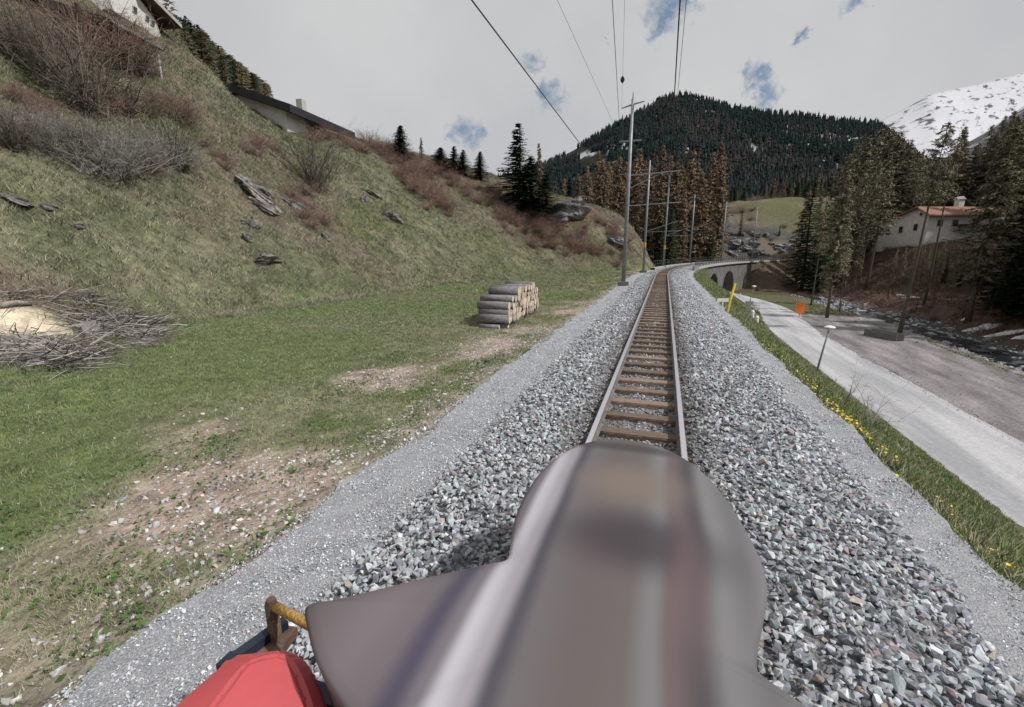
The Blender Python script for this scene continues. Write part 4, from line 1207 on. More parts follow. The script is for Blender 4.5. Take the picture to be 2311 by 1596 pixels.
for k, (x, y, h_) in enumerate(((30, 340, 75), (85, 300, 60), (60, 320, 70), (110, 345, 85), (165, 370, 95), (215, 405, 105), (262, 415, 100), (300, 395, 90), (345, 385, 80), (385, 380, 75), (25, 295, 65), (140, 330, 70), (235, 360, 80), (190, 340, 60))):
    shrub_px('grey' if k % 4 else 'dark', k, x + random.uniform(-8, 8), y + random.uniform(-14, 10), h_ * random.uniform(.8, 1.6), 'tangled grey bare shrub in the thicket on the left slope', 'grey thicket on the left slope', 1.15)
shrub_px('red', 2, 335, 392, 55, 'reddish bare shrub in the middle of the grey thicket', None, 1.1)
RG = 'reddish-brown bare shrubs on the slope'
random.seed(21)
pts_ = []
for (x0, y0, x1_, y1_, n, spread_, hp) in ((560, 320, 620, 360, 6, 16, 34), (670, 440, 725, 520, 10, 16, 36), (700, 305, 860, 345, 12, 16, 36), (860, 350, 1000, 430, 26, 18, 34), (900, 400, 1010, 480, 17, 24, 40), (1010, 418, 1130, 448, 14, 12, 28), (1040, 440, 1200, 500, 15, 22, 32), (1130, 500, 1330, 560, 24, 22, 32), (1200, 560, 1420, 590, 20, 14, 26), (1330, 500, 1430, 570, 14, 20, 26), (60, 240, 120, 260, 4, 14, 40), (340, 255, 430, 285, 9, 18, 56), (20, 225, 110, 255, 6, 14, 50), (450, 330, 520, 370, 4, 14, 30), (830, 318, 940, 368, 12, 8, 22)):
    for k in range(n):
        u = random.random()
        pts_.append((x0 + (x1_ - x0) * u + random.uniform(-spread_, spread_), y0 + (y1_ - y0) * u + random.uniform(-spread_, spread_), hp * random.uniform(.65, 1.2)))
for k, (x, y, h_) in enumerate(pts_):
    p, t = hit(x, y)
    if t > 160: continue
    shrub('red', k, p, h_ * t / 1040, 'low reddish-brown bare shrub in the scrub on the slope', RG, random.uniform(.9, 1.5))
for k in range(44):      # brushwood under the trees beyond the stream
    t = random.uniform(25, 130); dd = random.uniform(31.5, 47)
    x = C0[0] + t * UX + dd * RX; y = C0[1] + t * UY + dd * RY
    if proj((x, y, 0))[0] > 2400: continue
    shrub('red', k, (x, y, Hs(x, y)), random.uniform(.7, 1.6), 'low reddish-brown bare shrub on the forest floor beyond the stream', 'brushwood beyond the stream', random.uniform(.9, 1.6))
for x, y, h_, lab in ((1903, 898, 62, 'bare twiggy bush on the bank beside the road lamp'), (1962, 955, 85, 'bare arching bush on the bank, nearer than the one beside the road lamp')):
    shrub_px('bank', 0 if x < 1930 else 1, x, y, h_ * 1.3, lab, None, 1.2)
for k in range(30):
    s = random.uniform(VE - 4, VE + 34); dd = random.uniform(4, 22); x, y = track(s, dd)
    shrub('red', k, (x, y, Hs(x, y)), random.uniform(.7, 1.7), 'low reddish-brown bare shrub on the bank below the end of the viaduct', 'shrubs below the viaduct', random.uniform(1, 1.6))
for k in range(40):
    s = random.uniform(VE + 14, VE + 60); dd = -random.uniform(4, 40); x, y = track(s, dd)
    px_ = proj((x, y, Hs(x, y)))[0]
    if px_ < 1622: continue
    shrub('red' if k % 3 else 'grey', k, (x, y, Hs(x, y)), random.uniform(1.2, 2.6), 'brownish bare shrub on the rocky slope above the viaduct', 'shrubs above the viaduct', 1.4)
for k, (x, y) in enumerate(shrub_later):
    shrub('red' if k % 3 else 'grey', k, (x, y, Hs(x, y)), random.uniform(2.5, 5.0), 'brownish bare shrub on the far green meadow', 'shrubs of the far meadow', 1.4)
# ------------------------------------------------------------------ houses
M['plaster'] = mat('white_plaster', (.58, .57, .54), (.72, .71, .68), scale=1.5, rough=.9, bump=.1)
M['greyplaster'] = mat('grey_plaster', (.40, .40, .37), (.50, .50, .47), scale=1.5, rough=.9, bump=.1)
M['darkroof'] = mat('dark_roof', (.016, .016, .02), (.035, .034, .04), scale=4, rough=.7, stretch=(1, 6, 1))
M['brownwood'] = mat('brown_timber', (.05, .03, .022), (.11, .07, .05), scale=4, rough=.85, stretch=(1, 1, 10))
M['redroof'] = mat('red_tiles', (.20, .105, .078), (.33, .18, .13), scale=5, rough=.85, bump=.4, bscale=12)
M['glass'] = mat('window_glass', (.015, .018, .022), (.05, .055, .06), scale=3, rough=.1, spec=.6)
def basis(hd):
    return Vector((math.sin(hd), math.cos(hd), 0)), Vector((math.cos(hd), -math.sin(hd), 0))     # forward, right
# long dark-roofed house on the crest
q = P(520, 189, 47.3); hd = math.radians(13)
fw, rt = basis(hd)
r = empty('dark_roofed_house', (q.x, q.y, Hs(q.x, q.y)), -hd, 'long low house with a dark overhanging roof half hidden by the crest of the slope', 'house')
zr = q.z - r.location.z
pit = math.tan(math.radians(19)); hw = 6.7; ln = 12
rf = MB()
for sgn in (-1, 1):
    rf.poly_prism([(0, 0, zr), (sgn * hw, 0, zr - hw * pit), (sgn * hw, ln, zr - hw * pit), (0, ln, zr)], (0, 0, -.75))  # slab thickened: its dark edge also stands for shade under the eaves
rf.build('roof', M['darkroof'], r)
wlx = hw - 1.2
MB().poly_prism([(-wlx, .9, -4), (wlx, .9, -4), (wlx, .9, zr - .78 - wlx * pit), (0, .9, zr - .78), (-wlx, .9, zr - .78 - wlx * pit)], (0, 5.2, 0)).build('front_wall', M['plaster'], r)
MB().box((0, 8.5, zr - 5.6), (wlx * 2 - .1, 4.6, 5.2)).build('timber_wing', M['brownwood'], r)
bl = MB(); bl.box((wlx + .6, 8.6, zr - hw * pit - 2.2), (1.2, 9.4, .16))
for k in range(12): bl.box((wlx + 1.15, 4.2 + k * .8, zr - hw * pit - 1.65), (.07, .07, 1.0))
bl.box((wlx + 1.15, 8.6, zr - hw * pit - 1.15), (.09, 9.4, .09)); bl.box((wlx + 1.15, 8.6, zr - hw * pit - 1.65), (.03, 9.4, .5))
bl.build('balcony', M['brownwood'], r)
for yy in (6.9, 9.4, 11.6):
    w = MB().box((wlx + .0, yy, zr - hw * pit - 1.2), (.14, 1.1, 1.15)).build('window', M['plaster'], r); MB().box((wlx + .08, yy, zr - hw * pit - 1.2), (.06, .86, .95)).build('pane', M['glass'], w)
ch = MB().box((1.2, 9.5, zr + .35), (.8, .8, 1.5)).build('chimney', M['greyplaster'], r)
# balcony house higher on the slope
p0, t0 = hit(352, 132)
Q = P(370, 109, t0 * .95); Pn = G(248, 41, Q.z)
dv = (Q - Pn); ll = dv.length; hd2 = math.atan2(dv.x, dv.y)
r = empty('balcony_house', (Q.x, Q.y, Q.z - 4.5), -hd2, 'brown timber house with a thin dark roof edge and a shaded balcony, behind bare bushes', 'house')
MB().poly_prism([(0, 0, 4.5), (-7.0, 0, 6.6), (-7.0, -ll, 6.6), (0, -ll, 4.5)], (0, 0, -.22)).build('roof', M['darkroof'], r)
MB().box((.03, -ll / 2, 4.40), (.05, ll + .05, .16)).build('gutter', M['galv'], r)
MB().box((-4.6, -ll / 2, 2.0), (6.0, ll - 1.4, 4.6)).build('wall', M['brownwood'], r)
b2_ = MB(); b2_.box((-1.0, -ll * .45, 1.9), (1.6, ll * .8, .16)); b2_.box((-.28, -ll * .45, 2.45), (.06, ll * .8, .8)); b2_.build('balcony', M['brownwood'], r)
for yy in (-.35, -3.2, -6.4): MB().box((-.3, yy, 2.0), (.17, .17, 4.9)).build('post', M['brownwood'] if yy < -1 else M['greyplaster'], r)
for yy in (-2.0, -4.6): 
    w = MB().box((-1.56, yy, 3.1), (.1, 1.2, 1.3)).build('window', M['plaster'], r); MB().box((-1.50, yy, 3.1), (.05, .95, 1.05)).build('pane', M['glass'], w)
MB().box((-2.0, -2.0, -.6), (2.2, 3.0, 2.6)).build('stone_base', M['greyplaster'], r)
# white house at the top edge
p1, t1_ = hit(366, 88)
fw, rt = basis(math.radians(8))
def on_plane(px, py, back=0.0):
    d_ = ray(px, py); nrm = Vector((fw.y, -fw.x, 0)); o = Vector((0, 0, CAMZ))
    t = (p1 - o).dot(nrm) / d_.dot(nrm)
    return o + d_ * t - p1
r = empty('white_house', p1, 0, 'white plastered house under a pale gable edge at the top edge of the picture', 'house')
bk_ = Vector((-fw.y, fw.x, 0)) * 7
MB().poly_prism([on_plane(*k) for k in ((250, 20), (250, -60), (318, 2), (352, 48), (367, 92), (330, 72))], bk_).build('wall', M['plaster'], r)
e0 = on_plane(300, -22); e1 = on_plane(390, 66); fr_ = Vector((fw.y, -fw.x, 0)) * .9
MB().poly_prism([e0 + fr_, e1 + fr_, e1 + bk_, e0 + bk_], (0, 0, .28)).build('roof', M['brownwood'], r)
MB().poly_prism([e0 + fr_ * 1.02, e1 + fr_ * 1.02, e1 + fr_ * 1.02 + Vector((0, 0, .3)), e0 + fr_ * 1.02 + Vector((0, 0, .3))], fr_ * .06).build('barge_board', M['concrete'], r)
for cx, cy, sx, sy in ((331, 42, 9, 12), (343, 52, 9, 12), (303, 22, 10, 14)):
    pr = [on_plane(cx + a * sx / 2, cy + b_ * sy / 2 + a * 3) for a, b_ in ((-1, -1), (1, -1), (1, 1), (-1, 1))]
    w = MB().poly_prism([v + fr_ * .02 for v in pr], fr_ * .08).build('window', M['greyplaster'], r)
    c_ = sum(pr, Vector()) / 4
    MB().poly_prism([c_ + (v - c_) * .78 + fr_ * .11 for v in pr], fr_ * .03).build('pane', M['glass'], w)
# white house with red roof in the wood on the right
C = P(2088, 534, 92)
r = empty('red_roofed_house', C, 0, 'white house with a long red tiled roof and white chimney behind the larches', 'house')
L_, Wd = 18.5, 12.2
MB().poly_prism([(0, 0, -3), (0, Wd, -3), (0, Wd, 2.9), (0, 2.6, 5.7), (0, 0, 4.5)], (L_, 0, 0)).build('wall', M['plaster'], r)
MB().poly_prism([(-.7, -1.0, 4.15), (-.7, 2.6, 5.95), (-.7, Wd + .9, 2.72), (-.7, Wd + .9, 2.45), (-.7, 2.6, 5.72), (-.7, -1.0, 3.92)], (L_ + 1.6, 0, 0)).build('roof', M['redroof'], r)
cm = MB(); cm.box((8.6, 3.4, 6.6), (1.1, 1.1, 1.6)); cm.build('chimney', M['plaster'], r)
MB().poly_prism([(7.9, 2.7, 7.4), (9.3, 2.7, 7.4), (8.6, 2.7, 8.0)], (0, 1.4, 0)).build('chimney_cap', M['plaster'], r)
def rwin(x, y, z, sx, sy, sz):
    w = MB().box((x, y, z), (sx, sy, sz)).build('window', M['greyplaster'], r)
    dx = -.05 if sx < .3 else 0; dy = -.05 if sy < .3 else 0
    MB().box((x + dx, y + dy, z), (sx * (.9 if sx < .3 else .78), sy * (.9 if sy < .3 else .78), sz * .82)).build('pane', M['glass'], w)
for y, z in ((2.6, 1.9), (6.2, 1.6), (9.6, 1.3)): rwin(0, y, z, .14, 1.1, 1.5)
rwin(0, 1.9, 4.4, .14, .6, .6)
for x in (2.4, 5.4, 9.4, 12.6, 15.8): rwin(x, 0, 2.6, 1.3, .14, 1.4)
bb = MB(); bb.box((9.6, -.7, 1.35), (9.5, 1.3, .15)); bb.box((9.6, -1.3, 1.9), (9.5, .08, .9)); bb.build('balcony', M['brownwood'], r)

# ------------------------------------------------------------------ rocks
M['rock'] = mat('slope_rock', (.055, .05, .046), (.33, .31, .285), scale=2.2, rough=.95, bump=1.0, bscale=7, detail=12, lo=.36, hi=.66, speck=(9, .4), bdist=.12)
M['cliff'] = mat('cliff_rock', (.06, .06, .06), (.31, .31, .31), scale=1.1, rough=.95, bump=1.0, bscale=3, detail=12, stretch=(1, 1, .5), speck=(4, .4), bdist=.3, lo=.36, hi=.66)
def rock_mesh(seed, sub=5, jag=.55):
    bm = bmesh.new(); bmesh.ops.create_icosphere(bm, subdivisions=sub, radius=1)
    r_ = np.random.default_rng(seed)
    pl = r_.normal(size=(16, 3)); pl /= np.linalg.norm(pl, axis=1)[:, None]; off = r_.uniform(.5, .85, 16)
    for v in bm.verts:
        c_ = np.array(v.co)
        for n_, o_ in zip(pl, off):
            k = c_ @ n_ - o_
            if k > 0: c_ = c_ - n_ * k * .9
        n = c_ * (1 + (float(fbm(c_[0] * 2 + seed, c_[1] * 2 + c_[2] * 5, .8, seed % 50, 5)) - .5) * jag)
        v.co = n
    me = bpy.data.meshes.new('rock'); bm.to_mesh(me); bm.free()
    return me
ROCKM = [rock_mesh(200 + i) for i in range(5)]
def rock(i, p, size, rot, lab, mtl='rock', grp=None, name='rock_outcrop', cat='rock'):
    me = ROCKM[i % 5].copy(); me.materials.append(M[mtl])
    o = link_mesh(name, me); o.location = p; o.scale = size; o.rotation_euler = rot
    return tag(o, lab, cat, grp)
def rock_px(i, x, y, wpx, hpx, rot, lab, dpt=.8, mtl='rock', sink=0, **k):
    p, t = hit(x, y); s = t / 1040
    return rock(i, p + Vector((0, 0, -sink * s)), (wpx * s / 2, wpx * s * dpt / 2, hpx * s / 2), rot, lab, mtl, **k)
rock_px(0, 572, 432, 125, 52, (0, .62, -.25), 'long slanting grey rock ledge with a shaded overhang in the middle of the slope', .55)
rock_px(1, 600, 470, 95, 30, (0, .60, -.2), 'brown lower lip of the slanting rock ledge, jutting over a dark hollow', .7)
rock_px(2, 662, 466, 70, 34, (.1, .55, .2), 'dark mossy rock at the right end of the slanting rock ledge', .6)
rock_px(3, 600, 588, 78, 42, (0, -.25, .3), 'pale grey boulder low on the slope below the slanting ledge', .9)
rock_px(4, 560, 545, 30, 40, (.2, .1, .3), 'small grey rock just above the pale boulder low on the slope')
rock_px(1, 568, 510, 55, 30, (0, .4, .3), 'small grey rock below the overhang of the slanting ledge')
rock_px(0, 30, 452, 90, 28, (0, .35, 0), 'dark low rock ledge at the left edge of the slope', .6)
rock_px(2, 105, 470, 60, 22, (0, .3, .2), 'dark low rock ledge just right of the one at the left edge', .6)
rock_px(4, 400, 360, 46, 50, (.1, .2, 0), 'grey rock among the twigs at the right end of the grey thicket')
rock_px(3, 842, 440, 70, 26, (0, .45, 0), 'dark rock under the brambles right of the hazel bush', .6)
rock_px(1, 825, 455, 30, 34, (0, .2, .4), 'small grey rock left of the dark rock right of the hazel bush', .6)
rock_px(4, 735, 543, 26, 36, (0, .1, .4), 'small upright grey rock in the grass of the middle slope')
rock_px(0, 885, 495, 60, 36, (0, .4, .4), 'greyish rock showing through the grass below the reddish scrub', .5)
rock_px(2, 175, 515, 30, 20, (0, .1, .4), 'small pale rock in the grass of the left slope')
c1 = P(1290, 476, 68)
rock(3, c1, (3.5, 3.2, 2.7), (0, .15, .3), 'grey cliff at the end of the slope under the dark spruces', 'cliff')
c2 = P(1258, 502, 67)
rock(1, c2, (2.4, 2.6, 1.7), (0, .3, 1.2), 'lower dark shoulder of the grey cliff, on its left', 'cliff')
c3 = P(1395, 545, 68)
rock(2, c3, (1.8, 1.8, 1.0), (0, .5, .3), 'dark crag on the ridge above the second mast', 'cliff')
p, t = hit(690, 1540) if False else (None, None)
random.seed(44)
for k in range(34):
    x = random.uniform(1632, 1790); y = random.uniform(530, 578)
    p, t = hit(x, y)
    if t > 220: continue
    s = random.uniform(.7, 2.2)
    rock(k, p, (s * 1.4, s, s * .8), (random.uniform(-.3, .3), random.uniform(-.3, .3), random.uniform(0, 6)), 'grey crag showing through the brown slope above the viaduct', 'cliff', 'crags above the viaduct', 'crag', 'rock')
RB = 'boulders of the stream bed'
random.seed(33); k = 0
while k < 85:
    t = random.uniform(6, 100); dd = random.uniform(24.6, 32.5)
    x = C0[0] + t * UX + dd * RX; y = C0[1] + t * UY + dd * RY
    if proj((x, y, -6.5))[0] > 2420: continue
    s = random.choice((.25, .35, .45, .6, .9)) * random.uniform(.7, 1.2)
    o = link_mesh('boulder', ROCKM[k % 5] if ROCKM[k % 5].materials else (ROCKM[k % 5].materials.append(M['streamrock'] if 'streamrock' in M else M.setdefault('streamrock', mat('stream_rock', (.16, .16, .165), (.36, .36, .37), scale=3, rough=.8, bump=.6, vary=.4))) or ROCKM[k % 5]))
    o.location = (x, y, Hs(x, y) + s * .15); o.scale = (s, s * random.uniform(.7, 1), s * random.uniform(.45, .7)); o.rotation_euler = (random.uniform(-.3, .3), random.uniform(-.3, .3), random.uniform(0, 6))
    tag(o, 'grey boulder lying in the stony stream bed beyond the gravel lot', 'boulder', RB); k += 1
n_ = 5200
t_ = rng.uniform(4, 105, n_); d_ = rng.normal(28.6, 2.3, n_)
x = C0[0] + t_ * UX + d_ * RX; y = C0[1] + t_ * UY + d_ * RY
tag(scatter_mesh('stream_rubble', STONES, np.column_stack([x, y, H(x, y)]), rng.lognormal(-1.9, .5, n_), stone_cols(n_) * .8, M['stone'], .4), kind='stuff')
M['water'] = mat('stream_water', (.02, .025, .028), (.16, .17, .18), scale=.7, rough=.15, bump=.4, bscale=3, lo=.5, hi=.68)
V = []
for k in range(80):
    t = -5 + k * 1.6
    for dd in (26.2 + math.sin(k * .5) * .5, 30.2 + math.sin(k * .37) * .6):
        V.append((C0[0] + t * UX + dd * RX, C0[1] + t * UY + dd * RY, -6.80))
q = np.array([(2 * i, 2 * i + 1, 2 * i + 3, 2 * i + 2) for i in range(79)])
tag(link_mesh('stream_water', np_mesh('stream_water', V, [q]), M['water']), kind='structure')
# snow left in patches
M['snow'] = mat('old_snow', (.62, .63, .65), (.78, .79, .80), scale=3, rough=.7, bump=.3)
mb = MB()
for (x, y, wpx, hpx) in ((2215, 742, 60, 13), (2265, 755, 60, 8), (2305, 763, 30, 9), (2302, 828, 44, 12), (2050, 674, 28, 9), (2035, 668, 18, 7), (1962, 533, 22, 5), (1985, 530, 14, 4), (1945, 529, 16, 4), (1652, 428, 14, 4), (1665, 433, 10, 3), (2180, 720, 16, 5)):
    p, t = hit(x, y); sx = wpx * t / 1040 / 2; sy = hpx * t / 1040 / 2 * 2.4
    n = 16; ring = []
    a0 = math.atan2(p.x, p.y)
    for rr_, zz in ((1, -.02), (.8, .12), (.4, .2)):
        for k in range(n):
            w = 6.283 * k / n; g = rr_ * (1 + .28 * math.sin(3 * w + x) + .15 * math.sin(5 * w + y))
            u, v = math.cos(w) * sx * g, math.sin(w) * sy * g
            X, Y = p.x + u * math.cos(a0) + v * math.sin(a0), p.y - u * math.sin(a0) + v * math.cos(a0)
            ring.append((X, Y, Hs(X, Y) + zz))
    o = len(ring)
    fs = [(i * n + k, i * n + (k + 1) % n, (i + 1) * n + (k + 1) % n, (i + 1) * n + k) for i in range(2) for k in range(n)] + [tuple(2 * n + k for k in range(n))]
    mb.add(ring, fs)
tag(mb.build('snow', M['snow'], None, smooth=True), kind='stuff')

# ------------------------------------------------------------------ brush heap, stumps, sticks
random.seed(12)
M['deadwood'] = mat('dead_wood', (.16, .14, .125), (.36, .33, .30), scale=6, rough=.9, vary=.3)
TBk = TB()
def stick(p, a, el, ln, w, col):
    d_ = Vector((math.cos(a) * math.cos(el), math.sin(a) * math.cos(el), math.sin(el))); s1 = d_.orthogonal().normalized(); s2 = d_.cross(s1)
    m_ = p + d_ * ln * .5 + s1 * random.uniform(-.08, .08) * ln; e = p + d_ * ln + s2 * random.uniform(-.1, .1) * ln
    for A_, B_, wa, wb in ((p, m_, w, w * .75), (m_, e, w * .75, w * .35)):
        a_ = [A_ + (s1 * math.cos(q) + s2 * math.sin(q)) * wa for q in (0, 2.09, 4.19)]; b_ = [B_ + (s1 * math.cos(q) + s2 * math.sin(q)) * wb for q in (0, 2.09, 4.19)]
        for q in range(3):
            TBk.tri(a_[q], a_[(q + 1) % 3], b_[(q + 1) % 3], col); TBk.tri(a_[q], b_[(q + 1) % 3], b_[q], col)
for (x0, y0, sx, sy, n, wmax) in ((140, 812, 95, 24, 460, .018), (290, 745, 70, 24, 420, .022), (60, 690, 75, 10, 70, .016), (190, 690, 70, 14, 80, .02), (40, 800, 30, 25, 150, .022), (330, 765, 50, 18, 160, .016), (205, 745, 30, 20, 120, .02)):
    for k in range(n):
        p, t = hit(x0 + random.gauss(0, sx * .6), y0 + random.gauss(0, sy * .6), 6)
        g = random.choice(((.27, .255, .24), (.13, .118, .11), (.40, .38, .365), (.075, .066, .062), (.17, .14, .125)))
        stick(p + Vector((0, 0, random.uniform(0, .38))), random.uniform(0, 6.283), random.gauss(.05, .25), random.uniform(.3, 1.3), random.uniform(.005, wmax), g)
o = link_mesh('brushwood_litter', TBk.mesh('brushwood', M['twig'])); tag(o, kind='stuff')
# grey log across the top of the heap, bare branches
p, t = hit(2, 705); p2, t2 = hit(75, 697)
o = MB().tube([p + Vector((0, 0, .12)), p.lerp(p2, .5) + Vector((0, 0, .17)), p2 + Vector((0, 0, .12))], [.085, .08, .06], 9).build('fallen_branch', M['deadwood'], None, smooth=True)
tag(o, 'thick pale fallen branch lying behind the sawdust patch', 'branch')
p, t = hit(112, 692); p2, t2 = hit(168, 672)
o = MB().tube([p + Vector((0, 0, .08)), p.lerp(p2, .5) + Vector((0, 0, .2)), p2 + Vector((0, 0, .3))], [.035, .03, .015], 6).build('fallen_branch', M['deadwood'], None, smooth=True)
tag(o, 'thin pale forked fallen branch on the slope above the sawdust patch', 'branch')
def stump(x, y, r0, h, lab, seed):
    p, t = hit(x, y); r_ = np.random.default_rng(seed); n = 18
    prof = [r_.uniform(.8, 1.25) for _ in range(n)]
    V = []
    for zz, f in ((-.15, 1.5), (.08, 1.15), (h * .6, .95), (h, .9)):
        for k in range(n):
            w = 6.283 * k / n
            V.append((math.cos(w) * r0 * f * prof[k], math.sin(w) * r0 * f * prof[k], zz + (r_.uniform(-.06, .06) if zz == h else 0)))
    fs = [(i * n + k, i * n + (k + 1) % n, (i + 1) * n + (k + 1) % n, (i + 1) * n + k) for i in range(3) for k in range(n)] + [tuple(3 * n + k for k in range(n))]
    o = MB().add(V, fs).build('tree_stump', M['deadwood']); o.location = p; o.rotation_euler = (random.uniform(-.2, .2), random.uniform(-.2, .2), random.uniform(0, 6))
    tag(o, lab, 'stump')
stump(200, 762, .30, .45, 'gnarled grey tree stump right of the sawdust patch', 5)
stump(40, 800, .36, .5, 'dark shaggy tree stump in front of the sawdust patch', 6)
rock_px(2, 318, 778, 62, 44, (.3, .2, .4), 'lichen-covered angular boulder at the right end of the brushwood heap', .8)

# ------------------------------------------------------------------ rail vehicle under the camera
M['blur'] = None
N = NT('blur_tones'); b = N.b  # bands and spots copy the smeared tones of the blurred patch
tc = N.n('ShaderNodeTexCoord'); sp = N.n('ShaderNodeSeparateXYZ'); N.l(tc.outputs['Object'], sp.inputs[0])
mr = N.n('ShaderNodeMapRange'); mr.inputs['From Min'].default_value = -1.02; mr.inputs['From Max'].default_value = .98
nz = N.n('ShaderNodeTexNoise'); nz.inputs['Scale'].default_value = 1.6; nz.inputs['Detail'].default_value = 1
mpn = N.n('ShaderNodeMapping'); mpn.inputs['Scale'].default_value = (1.4, .5, 1); N.l(tc.outputs['Object'], mpn.inputs['Vector']); N.l(mpn.outputs[0], nz.inputs['Vector'])
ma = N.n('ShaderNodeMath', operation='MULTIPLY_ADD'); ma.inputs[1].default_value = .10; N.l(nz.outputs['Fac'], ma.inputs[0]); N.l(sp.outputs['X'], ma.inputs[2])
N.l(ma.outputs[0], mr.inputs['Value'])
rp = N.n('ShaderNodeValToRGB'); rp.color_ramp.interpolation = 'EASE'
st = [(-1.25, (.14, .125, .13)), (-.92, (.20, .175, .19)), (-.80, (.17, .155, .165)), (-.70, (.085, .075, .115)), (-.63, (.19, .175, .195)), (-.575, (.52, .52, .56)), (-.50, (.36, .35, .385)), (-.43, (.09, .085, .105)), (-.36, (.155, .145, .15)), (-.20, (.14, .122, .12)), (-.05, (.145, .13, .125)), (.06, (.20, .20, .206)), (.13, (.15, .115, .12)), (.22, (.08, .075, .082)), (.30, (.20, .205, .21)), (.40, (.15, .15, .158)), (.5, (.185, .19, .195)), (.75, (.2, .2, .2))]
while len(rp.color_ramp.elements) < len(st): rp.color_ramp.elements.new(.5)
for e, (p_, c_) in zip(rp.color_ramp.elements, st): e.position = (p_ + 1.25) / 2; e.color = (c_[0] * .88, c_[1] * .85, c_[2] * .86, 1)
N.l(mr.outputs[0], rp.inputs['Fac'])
cur = rp.outputs['Color']
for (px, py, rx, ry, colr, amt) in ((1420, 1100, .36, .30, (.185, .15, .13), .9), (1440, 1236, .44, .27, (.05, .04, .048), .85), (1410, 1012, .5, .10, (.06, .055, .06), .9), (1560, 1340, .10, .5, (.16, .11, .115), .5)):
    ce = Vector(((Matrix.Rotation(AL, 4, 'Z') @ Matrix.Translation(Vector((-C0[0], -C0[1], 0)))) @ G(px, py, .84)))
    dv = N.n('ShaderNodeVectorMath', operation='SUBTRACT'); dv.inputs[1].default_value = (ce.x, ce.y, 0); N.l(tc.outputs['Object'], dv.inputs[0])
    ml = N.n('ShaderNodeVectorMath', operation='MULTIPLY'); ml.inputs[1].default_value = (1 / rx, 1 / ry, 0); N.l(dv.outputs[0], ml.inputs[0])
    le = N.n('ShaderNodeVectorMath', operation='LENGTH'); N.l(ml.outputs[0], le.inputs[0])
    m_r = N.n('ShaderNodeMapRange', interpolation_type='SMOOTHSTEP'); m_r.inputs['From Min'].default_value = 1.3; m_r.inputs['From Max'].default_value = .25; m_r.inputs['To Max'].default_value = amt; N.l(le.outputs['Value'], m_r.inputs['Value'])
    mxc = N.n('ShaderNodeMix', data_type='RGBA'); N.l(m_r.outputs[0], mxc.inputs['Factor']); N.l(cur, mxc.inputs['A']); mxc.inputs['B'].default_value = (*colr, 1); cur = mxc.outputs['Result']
N.l(cur, b.inputs['Base Color']); b.inputs['Roughness'].default_value = .42; b.inputs['Specular IOR Level'].default_value = .25
M['blur'] = N.m
M['redcover'] = mat('red_cover', (.50, .075, .085), (.60, .12, .13), scale=2, rough=.55, bump=.08, bscale=14)
M['rust'] = mat('rusty_steel', (.09, .055, .045), (.22, .15, .10), scale=9, rough=.85, bump=.3)
M['handle'] = mat('ochre_grip', (.42, .23, .05), (.58, .36, .12), scale=14, rough=.8, bump=.6, bscale=60)
M['navy'] = mat('dark_blue_steel', (.012, .018, .032), (.03, .04, .06), scale=6, rough=.5)
veh = empty('rail_vehicle', (C0[0], C0[1], 0), -AL, 'made-up solid form of the grey streaked hood of the rail vehicle, with a red cover at its left', 'rail vehicle')
Mi = Matrix.Rotation(AL, 4, 'Z') @ Matrix.Translation(Vector((-C0[0], -C0[1], 0)))
def vl(v): return Mi @ Vector(v)
def smooth_closed(pts, n):
    pts = [Vector(p) for p in pts]; k = len(pts); out = []
    for i in range(k):
        p0, p1_, p2_, p3 = pts[i - 1], pts[i], pts[(i + 1) % k], pts[(i + 2) % k]
        for j in range(n):
            t = j / n
            out.append(.5 * ((2 * p1_) + (p2_ - p0) * t + (2 * p0 - 5 * p1_ + 4 * p2_ - p3) * t * t + (3 * p1_ - p0 - 3 * p2_ + p3) * t ** 3))
    return out
HZ = .82
outl = [(690, 1372), (740, 1360), (860, 1332), (1000, 1298), (1100, 1276), (1143, 1265), (1152, 1225), (1162, 1170), (1185, 1118), (1222, 1064), (1268, 1025), (1320, 1001), (1370, 992), (1430, 995), (1490, 1010), (1545, 1036), (1600, 1080), (1648, 1140), (1690, 1210), (1720, 1275), (1732, 1330), (1726, 1390), (1714, 1450), (1708, 1505), (1722, 1532), (1765, 1565), (1812, 1598), (1860, 1640), (1870, 1720), (830, 1720), (800, 1640), (770, 1590), (735, 1535), (712, 1490), (696, 1430)]
ol = smooth_closed([vl(G(px, py, HZ)) for px, py in outl], 3)
cen = vl(G(1400, 1420, HZ))
V = []; fs = []; n = len(ol)
rings = [(.93, -.50), (.965, -.16), (.990, -.045), (1.0, 0.0), (.985, .012), (.95, .022), (.85, .034), (.65, .048), (.4, .058), (.15, .062)]
for f, dz in rings:
    for p in ol: V.append((cen.x + (p.x - cen.x) * f, cen.y + (p.y - cen.y) * f, HZ + dz))
for i in range(len(rings) - 1):
    for k in range(n): fs.append((i * n + k, i * n + (k + 1) % n, (i + 1) * n + (k + 1) % n, (i + 1) * n + k))
fs.append(tuple((len(rings) - 1) * n + k for k in range(n))); fs.append(tuple(range(n - 1, -1, -1)))
MB().add(V, fs).build('blur_form', M['blur'], veh, smooth=True)  # made-up solid standing in for the blurred patch below the camera
MB().box((0, -.2, .40), (1.3, 2.6, .22)).build('underframe', M['navy'], veh)
for sx in (-1, 1):
    w = MB().tube([(sx * .46, .35, .23), (sx * .56, .35, .23)], [.23, .23], 20).build('wheel', M['rust'], veh)
